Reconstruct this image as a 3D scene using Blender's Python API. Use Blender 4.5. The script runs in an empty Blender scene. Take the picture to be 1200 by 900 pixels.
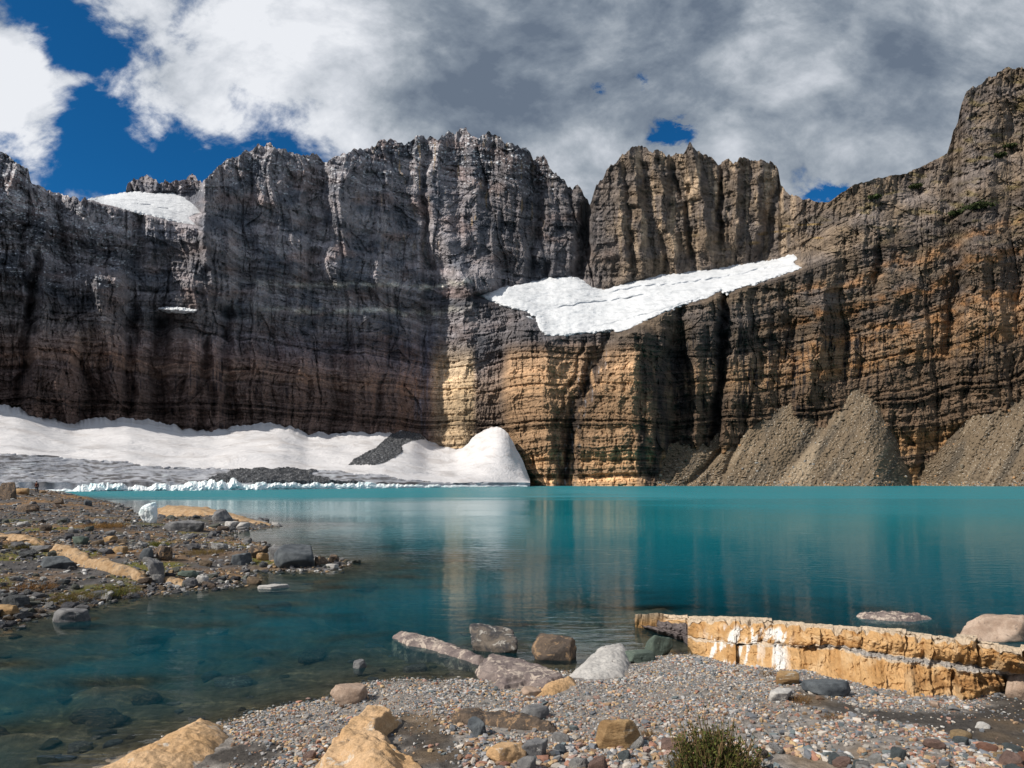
import bpy, math, random
import numpy as np
C = bpy.context.scene.collection
SC = bpy.context.scene
H = 3.2; F = 800.0; YH = 565.5      # eye height over the lake, focal length and horizon of a 1200x900 frame
R = math.radians

# ------------------------------------------------------------------ noise
_rng = np.random.RandomState(7)
_perm = _rng.permutation(256).astype(np.int64); _perm = np.concatenate([_perm, _perm, _perm])
_ang = _rng.rand(256) * 2 * np.pi
_gx = np.cos(_ang); _gy = np.sin(_ang)
_g3 = _rng.randn(256, 3); _g3 /= np.linalg.norm(_g3, axis=1)[:, None]
def n2(x, y, seed=0):
    x = np.asarray(x, float) + seed * 17.31; y = np.asarray(y, float) + seed * 9.77
    x, y = np.broadcast_arrays(x, y)
    xi = np.floor(x).astype(np.int64); yi = np.floor(y).astype(np.int64)
    fx = x - xi; fy = y - yi
    u = fx * fx * fx * (fx * (fx * 6 - 15) + 10); v = fy * fy * fy * (fy * (fy * 6 - 15) + 10)
    xi &= 255; yi &= 255
    def g(ix, iy, dx, dy):
        h = _perm[_perm[ix & 255] + (iy & 255)]
        return _gx[h] * dx + _gy[h] * dy
    a = g(xi, yi, fx, fy); b = g(xi + 1, yi, fx - 1, fy)
    c = g(xi, yi + 1, fx, fy - 1); d = g(xi + 1, yi + 1, fx - 1, fy - 1)
    return ((a + u * (b - a)) * (1 - v) + (c + u * (d - c)) * v) * 1.5
def n3(p, seed=0):
    p = p + seed * 13.7
    i = np.floor(p).astype(np.int64); f = p - i
    w = f * f * f * (f * (f * 6 - 15) + 10); i &= 255
    out = 0
    for dx in (0, 1):
        for dy in (0, 1):
            for dz in (0, 1):
                h = _perm[_perm[_perm[(i[:, 0] + dx) & 255] + ((i[:, 1] + dy) & 255)] + ((i[:, 2] + dz) & 255)]
                gr = _g3[h]
                dot = gr[:, 0] * (f[:, 0] - dx) + gr[:, 1] * (f[:, 1] - dy) + gr[:, 2] * (f[:, 2] - dz)
                wt = (w[:, 0] if dx else 1 - w[:, 0]) * (w[:, 1] if dy else 1 - w[:, 1]) * (w[:, 2] if dz else 1 - w[:, 2])
                out = out + dot * wt
    return out * 1.6
def fbm(x, y, o=4, seed=0, g=0.5):
    s = 0; a = 1.0; t = 0
    for k in range(o):
        s = s + a * n2(x * 2 ** k, y * 2 ** k, seed + k * 3); t += a; a *= g
    return s / t
def ridged(x, y, o=3, seed=0, g=0.5):
    s = 0; a = 1.0; t = 0
    for k in range(o):
        s = s + a * (1 - np.abs(n2(x * 2 ** k, y * 2 ** k, seed + k * 5)) * 2.2); t += a; a *= g
    return s / t
def ss(a, b, x):
    t = np.clip((x - a) / (b - a + 1e-12), 0, 1); return t * t * (3 - 2 * t)
def sdp(pts, x, y):
    """signed distance to a polygon, positive inside"""
    x = np.asarray(x, float); y = np.asarray(y, float)
    d = np.full(x.shape, 1e18); ins = np.zeros(x.shape, bool)
    n = len(pts)
    for i in range(n):
        ax, ay = pts[i]; bx, by = pts[(i + 1) % n]
        ex, ey = bx - ax, by - ay
        L = ex * ex + ey * ey + 1e-12
        t = np.clip(((x - ax) * ex + (y - ay) * ey) / L, 0, 1)
        d = np.minimum(d, (x - ax - t * ex) ** 2 + (y - ay - t * ey) ** 2)
        if ay != by:
            c = ((ay > y) != (by > y)) & (x < ex * (y - ay) / ey + ax)
            ins ^= c
    d = np.sqrt(d)
    return np.where(ins, d, -d)
def pl(pts, x):
    a = np.array(pts, float); return np.interp(x, a[:, 0], a[:, 1])

def pls(pts, x, w):
    return sum(pl(pts, x + w * k) * q for k, q in ((-1, .08), (-.66, .14), (-.33, .18), (0, .2), (.33, .18), (.66, .14), (1, .08)))
# ------------------------------------------------------------------ mesh and object helpers
def mesh_from(name, V, Fc, col=None, smooth=False, attrs=None):
    me = bpy.data.meshes.new(name)
    V = np.asarray(V, np.float32); Fc = np.asarray(Fc, np.int32)
    k = Fc.shape[1]
    me.vertices.add(len(V)); me.vertices.foreach_set('co', V.ravel())
    me.loops.add(Fc.size); me.loops.foreach_set('vertex_index', Fc.ravel())
    me.polygons.add(len(Fc))
    me.polygons.foreach_set('loop_start', np.arange(0, Fc.size, k, dtype=np.int32))
    me.polygons.foreach_set('loop_total', np.full(len(Fc), k, np.int32))
    me.polygons.foreach_set('use_smooth', np.full(len(Fc), smooth, bool))
    me.update(calc_edges=True)
    if col is not None:
        a = me.color_attributes.new('col', 'FLOAT_COLOR', 'POINT')
        a.data.foreach_set('color', np.concatenate([np.clip(col, 0, 1), np.ones((len(V), 1))], 1).astype(np.float32).ravel())
    for n_, v_ in (attrs or {}).items():
        a = me.attributes.new(n_, 'FLOAT', 'POINT'); a.data.foreach_set('value', np.asarray(v_, np.float32).ravel())
    return me
def grid_faces(nr, nc):
    i = np.arange((nr - 1) * nc).reshape(nr - 1, nc)[:, :-1].ravel()
    return np.stack([i, i + 1, i + nc + 1, i + nc], 1)
def compact(V, Fc, *arrs):
    u, inv = np.unique(Fc.ravel(), return_inverse=True)
    return (V[u], inv.reshape(Fc.shape)) + tuple(a[u] for a in arrs)
def link(name, me, m=None, parent=None):
    o = bpy.data.objects.new(name, me); C.objects.link(o)
    if m is not None: me.materials.append(m)
    if parent is not None: o.parent = parent
    return o
def tag(o, label=None, cat=None, group=None, kind=None):
    if label: o['label'] = label
    if cat: o['category'] = cat
    if group: o['group'] = group
    if kind: o['kind'] = kind
    return o
def empty(name, loc=(0, 0, 0)):
    o = bpy.data.objects.new(name, None); C.objects.link(o); o.location = loc; return o
def P(px, py, Y):
    return ((px - 600) / F * Y, Y, H - (py - YH) / F * Y)

# ------------------------------------------------------------------ node helpers
class NT:
    def __init__(s, t):
        s.t = t
    def n(s, ty, **kw):
        d = s.t.nodes.new(ty)
        for k, v in kw.items():
            if k.startswith('_'): setattr(d, k[1:], v)
            else: s.inp(d, k.replace('__', ' '), v)
        return d
    def inp(s, d, key, v):
        sock = d.inputs[int(key[1:])] if key[0] == 'i' and key[1:].isdigit() else d.inputs[key]
        if isinstance(v, bpy.types.NodeSocket): s.t.links.new(v, sock)
        else: sock.default_value = v
    def m(s, op, a, b=0.0, c=None, clamp=False):
        d = s.t.nodes.new('ShaderNodeMath'); d.operation = op; d.use_clamp = clamp
        s.inp(d, 'i0', a); s.inp(d, 'i1', b)
        if c is not None: s.inp(d, 'i2', c)
        return d.outputs[0]
    def noise(s, vec, scale, detail=4, rough=0.55, dist=0.0):
        d = s.n('ShaderNodeTexNoise', Vector=vec, Scale=scale, Detail=detail, Roughness=rough, Distortion=dist)
        return d.outputs['Fac']
    def ramp(s, fac, stops):
        d = s.t.nodes.new('ShaderNodeValToRGB'); e = d.color_ramp.elements
        while len(e) < len(stops): e.new(0.5)
        for el, (p, c) in zip(e, stops):
            el.position = p; el.color = (c[0], c[1], c[2], 1) if hasattr(c, '__len__') else (c, c, c, 1)
        s.inp(d, 'i0', fac); return d.outputs[0]
    def mix(s, fac, a, b, mode='MIX'):
        d = s.t.nodes.new('ShaderNodeMix'); d.data_type = 'RGBA'; d.blend_type = mode
        s.inp(d, 'i0', fac)
        for k, v in ((6, a), (7, b)):
            if isinstance(v, bpy.types.NodeSocket): s.t.links.new(v, d.inputs[k])
            else: d.inputs[k].default_value = (v[0], v[1], v[2], 1)
        return d.outputs[2]
    def sm(s, x, a, b):
        d = s.t.nodes.new('ShaderNodeMapRange'); d.interpolation_type = 'SMOOTHSTEP'
        s.inp(d, 'i0', x); s.inp(d, 'i1', a); s.inp(d, 'i2', b); return d.outputs[0]
def newmat(name):
    m = bpy.data.materials.new(name); m.use_nodes = True
    t = m.node_tree; t.nodes.clear(); T = NT(t)
    out = t.nodes.new('ShaderNodeOutputMaterial')
    return m, T, out
def pbr(T, out, color, rough=0.9, normal=None, spec=0.3):
    b = T.t.nodes.new('ShaderNodeBsdfPrincipled')
    T.inp(b, 'Base Color', color if isinstance(color, bpy.types.NodeSocket) else (*color, 1)); T.inp(b, 'Roughness', rough)
    b.inputs['Specular IOR Level'].default_value = spec
    if normal is not None: T.inp(b, 'Normal', normal)
    T.t.links.new(b.outputs[0], out.inputs[0]); return b
def bump(T, h, dist, strength=1.0):
    d = T.t.nodes.new('ShaderNodeBump'); T.inp(d, 'Height', h)
    d.inputs['Distance'].default_value = dist; d.inputs['Strength'].default_value = strength
    return d.outputs[0]

def mat_vcol(name, nscale, amt, bscale, bdist, rough=0.95, spec=0.15):
    """surface whose own colour is an attribute, broken up by fine noise"""
    m, T, out = newmat(name)
    a = T.t.nodes.new('ShaderNodeAttribute'); a.attribute_name = 'col'
    pos = T.t.nodes.new('ShaderNodeNewGeometry').outputs['Position']
    n = T.noise(pos, nscale, 5, 0.65)
    f = T.m('MULTIPLY_ADD', n, amt * 2, 1 - amt)
    vm = T.t.nodes.new('ShaderNodeVectorMath'); vm.operation = 'SCALE'
    T.inp(vm, 'i0', a.outputs['Color']); T.inp(vm, 'Scale', f)
    pbr(T, out, vm.outputs[0], rough, bump(T, T.noise(pos, bscale, 6, 0.65), bdist), spec)
    return m
def mat_rock(name, c1, c2, scale=3.0, c3=None, c3lim=0.62, bdist=0.03, rough=0.85, layered=0.0):
    m, T, out = newmat(name)
    co = T.t.nodes.new('ShaderNodeTexCoord').outputs['Object']
    oi = T.t.nodes.new('ShaderNodeObjectInfo').outputs['Random']
    off = T.t.nodes.new('ShaderNodeVectorMath'); off.operation = 'ADD'
    T.inp(off, 'i0', co)
    cb = T.t.nodes.new('ShaderNodeCombineXYZ'); T.inp(cb, 'i0', T.m('MULTIPLY', oi, 50.0)); T.t.links.new(cb.outputs[0], off.inputs[1])
    v = off.outputs[0]
    if layered:
        mp = T.t.nodes.new('ShaderNodeMapping'); T.inp(mp, 'Vector', v); mp.inputs['Scale'].default_value = (1, 1, 1 + layered)
        v = mp.outputs[0]
    n1 = T.noise(v, scale, 8, 0.65, 0.3); n2_ = T.noise(v, scale * 7, 6, 0.7)
    col = T.mix(T.sm(n1, 0.36, 0.62), c1, c2)
    k = T.m('MULTIPLY_ADD', n2_, 1.3, 0.35)
    col = T.mix(1.0, col, T.ramp(k, [(0, 0.25), (1, 1.0)]), 'MULTIPLY')
    if c3 is not None:
        n3_ = T.noise(v, scale * 1.7, 7, 0.7, 0.6)
        col = T.mix(T.sm(n3_, c3lim, c3lim + 0.06), col, c3)
    vo = T.n('ShaderNodeTexVoronoi', Vector=v, Scale=scale * 1.6, _feature='DISTANCE_TO_EDGE').outputs[0]
    crack = T.m('MINIMUM', T.m('MULTIPLY', vo, 14.0), 1.0)
    n5 = T.noise(v, scale * 28, 5, 0.7)
    col = T.mix(1.0, col, T.ramp(n5, [(0.25, 0.62), (.7, 1.0)]), 'MULTIPLY')
    hgt = T.m('ADD', T.m('ADD', n1, T.m('MULTIPLY', n2_, 0.45)), T.m('ADD', T.m('MULTIPLY', crack, 0.05), T.m('MULTIPLY', n5, .16)))
    pbr(T, out, col, rough, bump(T, hgt, bdist), 0.25)
    return m

# ------------------------------------------------------------------ MOUNTAIN -------------------------------------------------
SKY = [(-420,210),(-250,150),(-120,140),(-40,168),(0,177),(18,188),(33,199),(36,212),(60,225),(100,233),(108,234),(147,227),(149,215),(158,210),(172,205),(180,210),(200,213),(210,209),(225,203),(234,209),
 (237,216),(241,206),(255,194),(270,185),(290,176),(300,170),(312,167),(330,175),(350,180),(372,181),(383,192),(392,184),(400,180),(410,175),(430,172),(450,162),(470,163),(475,170),(490,158),(505,160),
 (512,165),(525,155),(545,150),(556,160),(562,162),(572,154),(582,155),(590,165),(605,170),(618,175),(625,185),(637,180),(646,199),(662,211),(671,222),(677,212),(686,231),(691,238),(696,222),(704,210),
 (715,195),(730,180),(738,173),(752,168),(762,178),(775,177),(786,180),(800,181),(808,167),(818,178),(835,185),(845,193),(849,185),(855,186),(860,191),(866,184),(873,183),(884,190),(893,187),(905,192),
 (912,200),(915,219),(930,230),(948,233),(955,236),(972,237),(985,225),(1000,217),(1030,208),(1060,203),(1080,195),(1110,180),(1117,152),(1122,146),(1125,130),(1133,105),(1150,97),(1158,90),(1175,81),(1190,79),(1200,79),
 (1260,62),(1330,80),(1450,60),(1650,110)]
YA = [(-420,300),(-300,330),(0,440),(240,560),(400,660),(520,740),(560,735),(600,668),(650,640),(690,640),(750,648),(850,690),(1000,705),(1200,690),(1500,600),(1650,560)]
YD = [(-420,370),(-300,400),(0,525),(240,650),(400,765),(520,850),(560,860),(600,790),(650,760),(690,765),(750,770),(850,790),(1000,800),(1200,800),(1500,700),(1650,650)]
RIM = [(500,345),(560,347),(590,358),(612,368),(628,378),(640,393),(690,392),(735,386),(760,372),(800,358),(850,346),(905,327),(940,318),(1010,290),(1100,270)]
BACK = [(500,338),(560,343),(600,334),(640,327),(670,326),(690,330),(702,340),(730,334),(760,325),(800,321),(850,314),(900,306),(930,299),(1010,280),(1100,262)]
SAD_RIM = [(60,225),(105,236),(135,244),(165,251),(195,259),(222,264),(240,268),(260,270)]
SAD_BACK = [(60,215),(105,233),(148,226),(200,225),(240,228),(260,230)]
def fine_sky(px):
    w_ = px + 2.5 * n2(px / 6, px * 0, 8)
    j = (lut(w_ / 4.3, 4) - .5) * 4.0 + (lut(w_ / 1.9, 7) - .5) * 2.0 + (ridged(px / 11.0, 0.3 + px * 0, 2, 3) - 0.55) * 4.5
    calm = 1 - 0.8 * ss(100, 106, px) * (1 - ss(146, 150, px))
    calm = calm * (1 - 0.62 * ss(920, 960, px) * (1 - ss(1105, 1115, px))) * (0.62 + 0.38 * ss(40, 100, px))
    return pl(SKY, px) - j * calm * 0.75
SNOW_UP = [(556,347),(575,341),(600,335),(622,330),(640,326),(665,324),(680,328),(694,336),(708,340),(730,332),(760,325),(800,320),(850,313),(900,306),(930,297),(936,303),(930,308),(942,314),(905,326),
           (870,337),(852,344),(845,341),(830,350),(800,357),(775,368),(760,375),(735,388),(722,391),(718,387),(700,390),(660,394),(640,395),(632,388),(627,372),(612,369),(628,377),(618,366),(600,362),(590,359),(570,352)]
SNOW_SAD = [(104,234),(148,226),(203,225),(216,231),(228,239),(239,250),(222,255),(236,266),(216,263),(195,258),(165,250),(135,243)]
SNOW_PATCH = [(187,362),(198,360),(206,359),(222,361),(232,362),(231,367),(215,368),(200,366)]
def gully_list():
    # line (px,py top to bottom), left width, right width (px), amount in metres (negative = stands forward)
    return [
     ([(541,312),(546,400),(545,450),(542,500),(540,530)], [(312,14),(400,17),(450,30),(530,48)], 46, -34),
     ([(522,152),(512,200),(518,270),(540,330)], 16, 22, -15),
     ([(600,385),(597,470),(607,530),(640,575)], 11, 62, -20),
     ([(640,395),(632,450),(640,500),(650,570)], 16, 22, -9),
     ([(760,385),(738,440),(744,500),(748,575)], [(385,60),(575,88)], 34, -38),
     ([(715,392),(690,440),(668,500),(662,575)], 16, 14, 17),
     ([(690,400),(672,440),(650,500),(645,560)], 5, 7, 7),
     ([(849,340),(846,400),(838,500),(836,560)], 8, 10, 26),
     ([(792,380),(790,470),(785,560)], 14, 16, 16),
     ([(820,370),(815,470),(818,560)], 18, 9, -12),
     ([(880,345),(878,430),(882,500)], 18, 10, -9),
     ([(925,350),(930,420),(925,490)], 9, 12, 12),
     ([(965,330),(960,400),(948,470)], 16, 12, -12),
     ([(1032,285),(1028,345)], 9, 10, 18),
     ([(1000,350),(990,420),(985,460)], 14, 14, 10),
     ([(1095,200),(1080,300),(1070,420)], 30, 30, -14),
     ([(1117,150),(1110,240),(1120,330),(1110,430)], 14, 20, 12),
     ([(1165,120),(1160,260),(1150,400)], 35, 30, -16),
     ([(691,236),(684,290),(676,330)], 13, 10, 34),
     ([(738,172),(748,240),(752,330)], 11, 12, -15),
     ([(722,188),(728,250),(733,330)], 8, 8, -11),
     ([(765,176),(778,240),(795,320)], 11, 10, -15),
     ([(785,178),(800,240),(812,310)], 6, 7, 11),
     ([(808,167),(822,230),(832,300)], 11, 10, -18),
     ([(845,192),(842,240),(846,290)], 7, 6, 15),
     ([(866,184),(862,240),(866,290)], 10, 8, -15),
     ([(893,187),(888,240),(884,290)], 10, 10, -11),
     ([(914,215),(900,260),(890,300)], 9, 14, 10),
     ([(118,322),(105,380),(70,440),(45,500)], 62, 50, -26),
     ([(46,295),(38,350),(30,420),(20,480)], 12, 12, 22),
     ([(150,330),(158,400),(150,470),(152,500)], 16, 12, 14),
     ([(196,365),(192,430),(190,505)], 22, 12, 16),
     ([(222,395),(222,450),(220,505)], 10, 16, -14),
     ([(240,200),(236,262),(250,340)], 6, 40, -22),
     ([(266,355),(262,420),(272,500)], 12, 14, 22),
     ([(243,400),(246,450),(248,500)], 7, 9, 13),
     ([(300,330),(295,400),(310,480)], 34, 25, -15),
     ([(372,185),(362,260),(366,340)], 12, 14, 16),
     ([(395,180),(388,260),(380,350),(350,460)], 22, 28, -15),
     ([(448,165),(444,240),(440,330)], 18, 20, -12),
     ([(500,163),(498,240),(503,320),(497,400)], 12, 10, 16),
     ([(545,150),(560,230),(556,310)], 16, 18, -11),
     ([(600,170),(610,240),(604,320)], 18, 20, -13),
     ([(625,187),(628,250),(622,320)], 9, 10, 12),
     ([(656,208),(650,270),(648,320)], 18, 16, -13),
     ([(448,450),(440,500)], 8, 8, 10),
    ]
_gl = gully_list()
def wall_depth(px, py, detail=True):
    px = np.asarray(px, float); py = np.asarray(py, float)
    ya = pls(YA, px, 40); yd = pls(YD, px, 40); top = pl(SKY, px)
    t = np.clip((573 - py) / (573 - np.minimum(pls(SKY, px, 45), 330)), -0.05, 1.3)
    Y = ya + (yd - ya) * t ** 1.15
    # the hanging bench of the upper snowfield
    w = ss(556, 640, px) * (1 - ss(900, 1010, px))
    rim = pls(RIM, px, 16); bk = pls(BACK, px, 16)
    tb = np.clip((rim + 2 - py) / np.maximum(rim + 2 - bk, 3), 0, 1)
    bamp = 105 * w
    Y = Y + bamp * tb
    # saddle above the left wall
    ws = ss(95, 125, px) * (1 - ss(234, 240, px))
    r2 = pls(SAD_RIM, px, 14); b2 = pls(SAD_BACK, px, 14)
    Y = Y + 85 * ws * np.clip((r2 - py) / np.maximum(r2 - b2, 3), 0, 1)
    # the upper slope of the right shoulder leans back
    Y = Y + 60 * ss(980, 1100, px) * ss(300, 150, py) + 0.0
    if not detail: return Y
    q = 1.0 - 0.93 * np.maximum(ss(-5, 3, sdp(SNOW_UP, px, py)), ss(-3, 3, sdp(SNOW_SAD, px, py)))
    wob = n2(px / 30, py / 26, 2) * 5 + n2(px / 9, py / 9, 4) * 2.2
    d = 0
    for pts, wl, wr, amt in _gl:
        a = np.array(pts, float)
        c = np.interp(py, a[:, 1], a[:, 0]) + wob
        if isinstance(wl, list): wl = pl(wl, py)
        e = px - c
        pr = np.where(e < 0, 1 + e / wl, 1 - e / wr)
        pr = np.clip(pr, 0, 1)
        pr = pr if amt < 0 else ss(0, 1, pr)
        y0, y1 = a[0, 1], a[-1, 1]
        fade = (ss(y0 - 16, y0 + 14, py) if y0 > 235 else 1.0) * (1 - ss(y1 + (20 if y1 > 500 else -25), y1 + (30 if y1 > 500 else 20), py))
        d = d + amt * pr * fade
    Z = (YH - py) / F * Y
    s = px * 0.9 + n2(px / 40, py / 40, 31) * 6
    butt = ss(575, 592, px) * (1 - ss(745, 775, px)) * ss(388, 410, py)
    prw = ss(495, 510, px) * (1 - ss(585, 596, px)) * ss(345, 380, py)
    pk = ss(696, 712, px) * (1 - ss(915, 945, px)) * ss(345, 315, py)
    g_ = 1 - .84 * np.maximum(butt, prw) - .45 * pk
    g_ = g_ * (1 - .25 * ss(940, 1010, px))
    d = d + d * .45 * pk
    def rib(x, lam, amp, k, zs, lean=0.0):
        q_ = (x + lean * Z) / lam + n2(x / (lam * 1.7), Z / zs, k) * .34 + n2(x / (lam * .6), Z / (zs * .6), k + 1) * .06
        i_ = np.floor(q_).astype(int); f_ = q_ - i_
        skew = .35 + .3 * _lut[k % 8][i_ & 511]
        tri = np.where(f_ < skew, f_ / skew, (1 - f_) / (1 - skew))
        return -(tri - .5) * amp * (.45 + .9 * _lut[(k + 3) % 8][i_ & 511])
    d = d + rib(s, 92, 25, 1, 420, .10) * g_
    d = d + rib(s, 39, 11, 4, 260, -.12) * g_
    d = d + rib(s, 15.5, 5.5, 2, 110, .05) * (.5 + .5 * g_)
    d = d + rib(s, 6.3, 2.0, 6, 34) * (.6 + .4 * g_)
    d = d - (ridged(s / 30, Z / 34, 3, 25) - 0.5) * 4.5
    # broken into flat-faced blocks
    qn = 3.2; dq = d / qn + .5 * n2(s / 9, Z / 7, 29); fq = dq - np.floor(dq)
    d = d * .35 + .65 * (np.floor(dq) + ss(.72, 1, fq)) * qn
    bx = np.floor(s / 4.2 + n2(s / 13, Z / 16, 71) * 1.4); bz = np.floor(Z / 6.0 + n2(s / 24, Z / 14, 75) * 1.0)
    hb = np.modf(np.abs(np.sin(bx * 127.1 + bz * 311.7) * 43758.5))[0]
    d = d + (hb - 0.5) * 2.6
    bx = np.floor((s + Z * .12) / 13.0 + n2(s / 40, Z / 30, 72) * 1.2); bz = np.floor(Z / 21.0 + n2(s / 50, Z / 40, 76) * 1.2)
    hb = np.modf(np.abs(np.sin(bx * 37.7 + bz * 91.3) * 24634.6))[0]
    d = d + (hb - 0.5) * 6.0 * g_
    # strata
    dip = dipf(px, Z)
    h = dip + n2(s / 70, Z / 50, 51) * 5.0 + n2(s / 9, Z / 9, 53) * 0.5
    d = d + (lut(h / 9.0, 1) - 0.5) * 6.0 * (0.35 + 0.65 * ss(230, 120, Z)) + (lut(h / 2.6, 2) - 0.5) * 4.4 * (0.35 + 0.65 * ss(260, 130, Z)) + (lut(h / 31.0, 5) - 0.5) * 15
    d = d + fbm(s / 3.0, Z / 2.6, 2, 61) * 1.7
    # scalloped arêtes near the crest lean back and go spiky
    crest = ss(70, 0, (py - top))
    d = d * (1 - 0.15 * crest) + crest * (ridged(s / 8, Z / 30, 2, 91) - 0.5) * -4
    return Y + d * q
_lut = np.random.RandomState(3).rand(8, 512)
def lut(x, k):
    i = np.floor(x).astype(int); f = x - i
    a = _lut[k][i & 511]; b = _lut[k][(i + 1) & 511]
    return a + (b - a) * ss(0.62, 1.0, f)
def dipf(px, Z):
    return Z - 0.20 * np.clip(px - 780, 0, 900) * (0.15 + Z / 230.0) - 8 * np.sin((px - 100) / 190.0) * (px < 560)
def rock_albedo(px, py, Z, Y):
    s = px * 0.9
    dip = dipf(px, Z)
    h = dip + n2(s / 70, Z / 50, 51) * 5.0 + n2(s / 9, Z / 9, 53) * 0.5
    def c(*v): return np.array(v)[None, :]
    grey = c(.185, .172, .182); slate = c(.082, .085, .100); brown = c(.200, .145, .098); tan = c(.46, .275, .125); rust = c(.33, .175, .075); pale = c(.33, .315, .285)
    def mx(a, b, t): return a + (b - a) * t[:, None]
    L1 = lut(h / 9.0, 1); L2 = lut(h / 2.6, 2); L3 = lut(h / 27.0, 5); L4 = lut(h / 1.2, 6)
    col = mx(grey + 0 * px[:, None], slate, ss(-.15, .3, fbm(px / 45, py / 30, 5, 101)))
    col = mx(col, c(.165, .125, .118), ss(0, .5, fbm(px / 45, py / 22, 3, 105)) * .7)
    # right-hand side is browner throughout
    right = ss(640, 760, px)
    col = mx(col, c(.190, .143, .102), right * (.50 + .45 * ss(-.3, .4, fbm(px / 50, py / 30, 3, 109))))
    # middle brown beds, then tan beds at the foot
    low = ss(150, 95, h + 14 * n2(s / 60, Z / 80, 111))
    col = mx(col, c(.165, .125, .10) * (1 + .25 * ss(560, 620, px))[:, None], low * .8)
    foot_l = ss(125, 55, h) * (1 - ss(540, 600, px))
    foot_r = ss(150, 70, h) * ss(560, 620, px)
    tb = np.clip(foot_l * (.16 + .70 * (L1 > .5)) + foot_r * (.35 + .65 * (L1 > .35)), 0, 1) * (.45 + .55 * L2)
    col = mx(col, mx(tan + 0 * px[:, None], rust, ss(.45, .9, L2) * .6), tb * .85)
    butt = ss(585, 600, px) * (1 - ss(750, 775, px)) * ss(395, 420, py)
    col = mx(col, c(.54, .345, .20), butt * .66)
    pr = ss(500, 512, px) * (1 - ss(552, 560, px)) * ss(395, 430, py)
    col = mx(col, c(.46, .345, .215), pr * .65)  # sunlit left face of the prow put into the rock colour
    # warm facets on the right-hand peaks and summit streaks
    warm = ss(.02, .34, fbm(px / 10, py / 55, 3, 115)) * ss(700, 740, px) * (1 - ss(915, 960, px)) * ss(360, 240, py)
    col = mx(col, c(.50, .38, .27), warm * .85)
    warm2 = ss(.3, .55, fbm(px / 6, py / 30, 3, 118)) * ss(400, 480, px) * (1 - ss(600, 680, px)) * ss(330, 220, py)
    col = mx(col, c(.34, .24, .13), warm2 * .75)
    # pale bands across the left wall
    for yb, wd in ((331, 3.2), (361, 3.0)):
        yy = yb + 9 * np.exp(-((px - 505) / 45.0) ** 2) + 4 * np.sin(px / 50.0) + 3 * n2(px / 14, py * 0, 7)
        k = np.exp(-((py - yy) / wd) ** 2) * ss(230, 400, px) * (1 - ss(540, 560, px)) * ss(-.5, .3, fbm(px / 16, py / 8, 2, 121))
        col = mx(col, pale * 1.2, k * .95)
    # rusty beds sweeping up through the right wall
    for z0_, wd_, am in ((178, 6, .6), (150, 7, .8), (122, 9, .9), (96, 6, .8)):
        k = np.exp(-((h - z0_ - 10 * n2(px / 60, px * 0, int(z0_))) / wd_) ** 2) * ss(860, 960, px) * ss(-.35, .25, fbm(px / 22, py / 9, 3, 125 + int(z0_)))
        col = mx(col, c(.36, .19, .085), k * am)
    # ledge-top grass and olive tints of the right shoulder
    g = ss(.1, .45, fbm(px / 30, py / 9, 3, 131)) * ss(930, 1000, px) * ss(330, 230, py)
    col = mx(col, c(.17, .135, .06), g * .7)
    g = ss(.2, .5, fbm(px / 35, py / 8, 3, 133)) * ss(780, 860, px) * (1 - ss(960, 1000, px)) * ss(250, 262, py) * ss(300, 280, py)
    col = mx(col, c(.27, .185, .075), g * .8)
    # seepage stains: vertical streaks with ragged tops; then a dark slot and painted shade
    st = ridged(s / 11 + n2(s / 30, Z / 90, 141) * .8, Z / 150, 3, 143) + .45 * n2(s / 1.9, Z / 36, 147)
    zone = np.maximum.reduce([ss(380, 430, py) * (1 - ss(330, 380, px)) * .75,
                              ss(360, 400, py) * ss(750, 790, px) * .95 * (1 - .5 * ss(1000, 1060, px)),
                              ss(300, 380, py) * ss(1080, 1150, px) * .9, 0.35 + 0 * px])
    zone = zone * (1 - .8 * butt) * (1 - .8 * pr)
    k = ss(.62 + .06 * (px < 540), .80 + .06 * (px < 540), st) * zone
    k = k * (.45 + .55 * (L2 < .62))
    wet = np.exp(-((px - np.interp(py, [400, 440, 500, 570], [715, 692, 672, 662])) / 17.0) ** 2) * ss(400, 430, py)
    k = np.maximum(k, wet * ss(-.45, .1, fbm(px / 6, py / 16, 3, 151)) * .95)
    slot = np.exp(-((px - np.interp(py, [340, 400, 500], [849, 846, 838])) / 9.0) ** 2) * ss(345, 370, py)  # slot gully drawn dark along its recess
    k = np.maximum(k, slot * .9)
    side = ss(742, 752, px) * (1 - ss(800, 822, px)) * ss(380, 430, py)  # shade on the buttress's right flank, put into the colour
    k = np.maximum(k, side * ss(-.5, .2, fbm(px / 12, py / 60, 3, 155)) * .9)
    col = mx(col, c(.024, .026, .033), np.clip(k, 0, 1) * .93)
    # pale water marks in the wet gully
    k = wet * ss(.25, .5, fbm(px / 4, py / 12, 3, 161)) * .8
    col = mx(col, c(.34, .34, .37), k)
    k = np.exp(-((px - np.interp(py, [360, 440, 520], [508, 495, 490])) / 9.0) ** 2) * ss(370, 400, py) * ss(-.1, .4, fbm(px / 3.5, py / 25, 3, 163))
    col = mx(col, c(.24, .25, .29), k * .6 * (1 - pr))
    # bed to bed contrast and grain
    f = (.62 + .55 * L1) * (.72 + .5 * L2) * (.85 + .3 * L4) * (.9 + .25 * L3)
    f = 1 + (f - 1) * (.65 + .55 * ss(300, 130, h))
    f = f * (1 + .45 * fbm(s / 4, Z / 9, 3, 171)) * (1 + .22 * n2(s / 1.4, Z / 1.7, 175))
    col = col * np.clip(f, .25, 2.2)[:, None]
    bd = lut(h / 2.6, 2) - lut(h / 2.6 - .28, 2); bd9 = lut(h / 9.0, 1) - lut(h / 9.0 - .10, 1)
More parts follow.
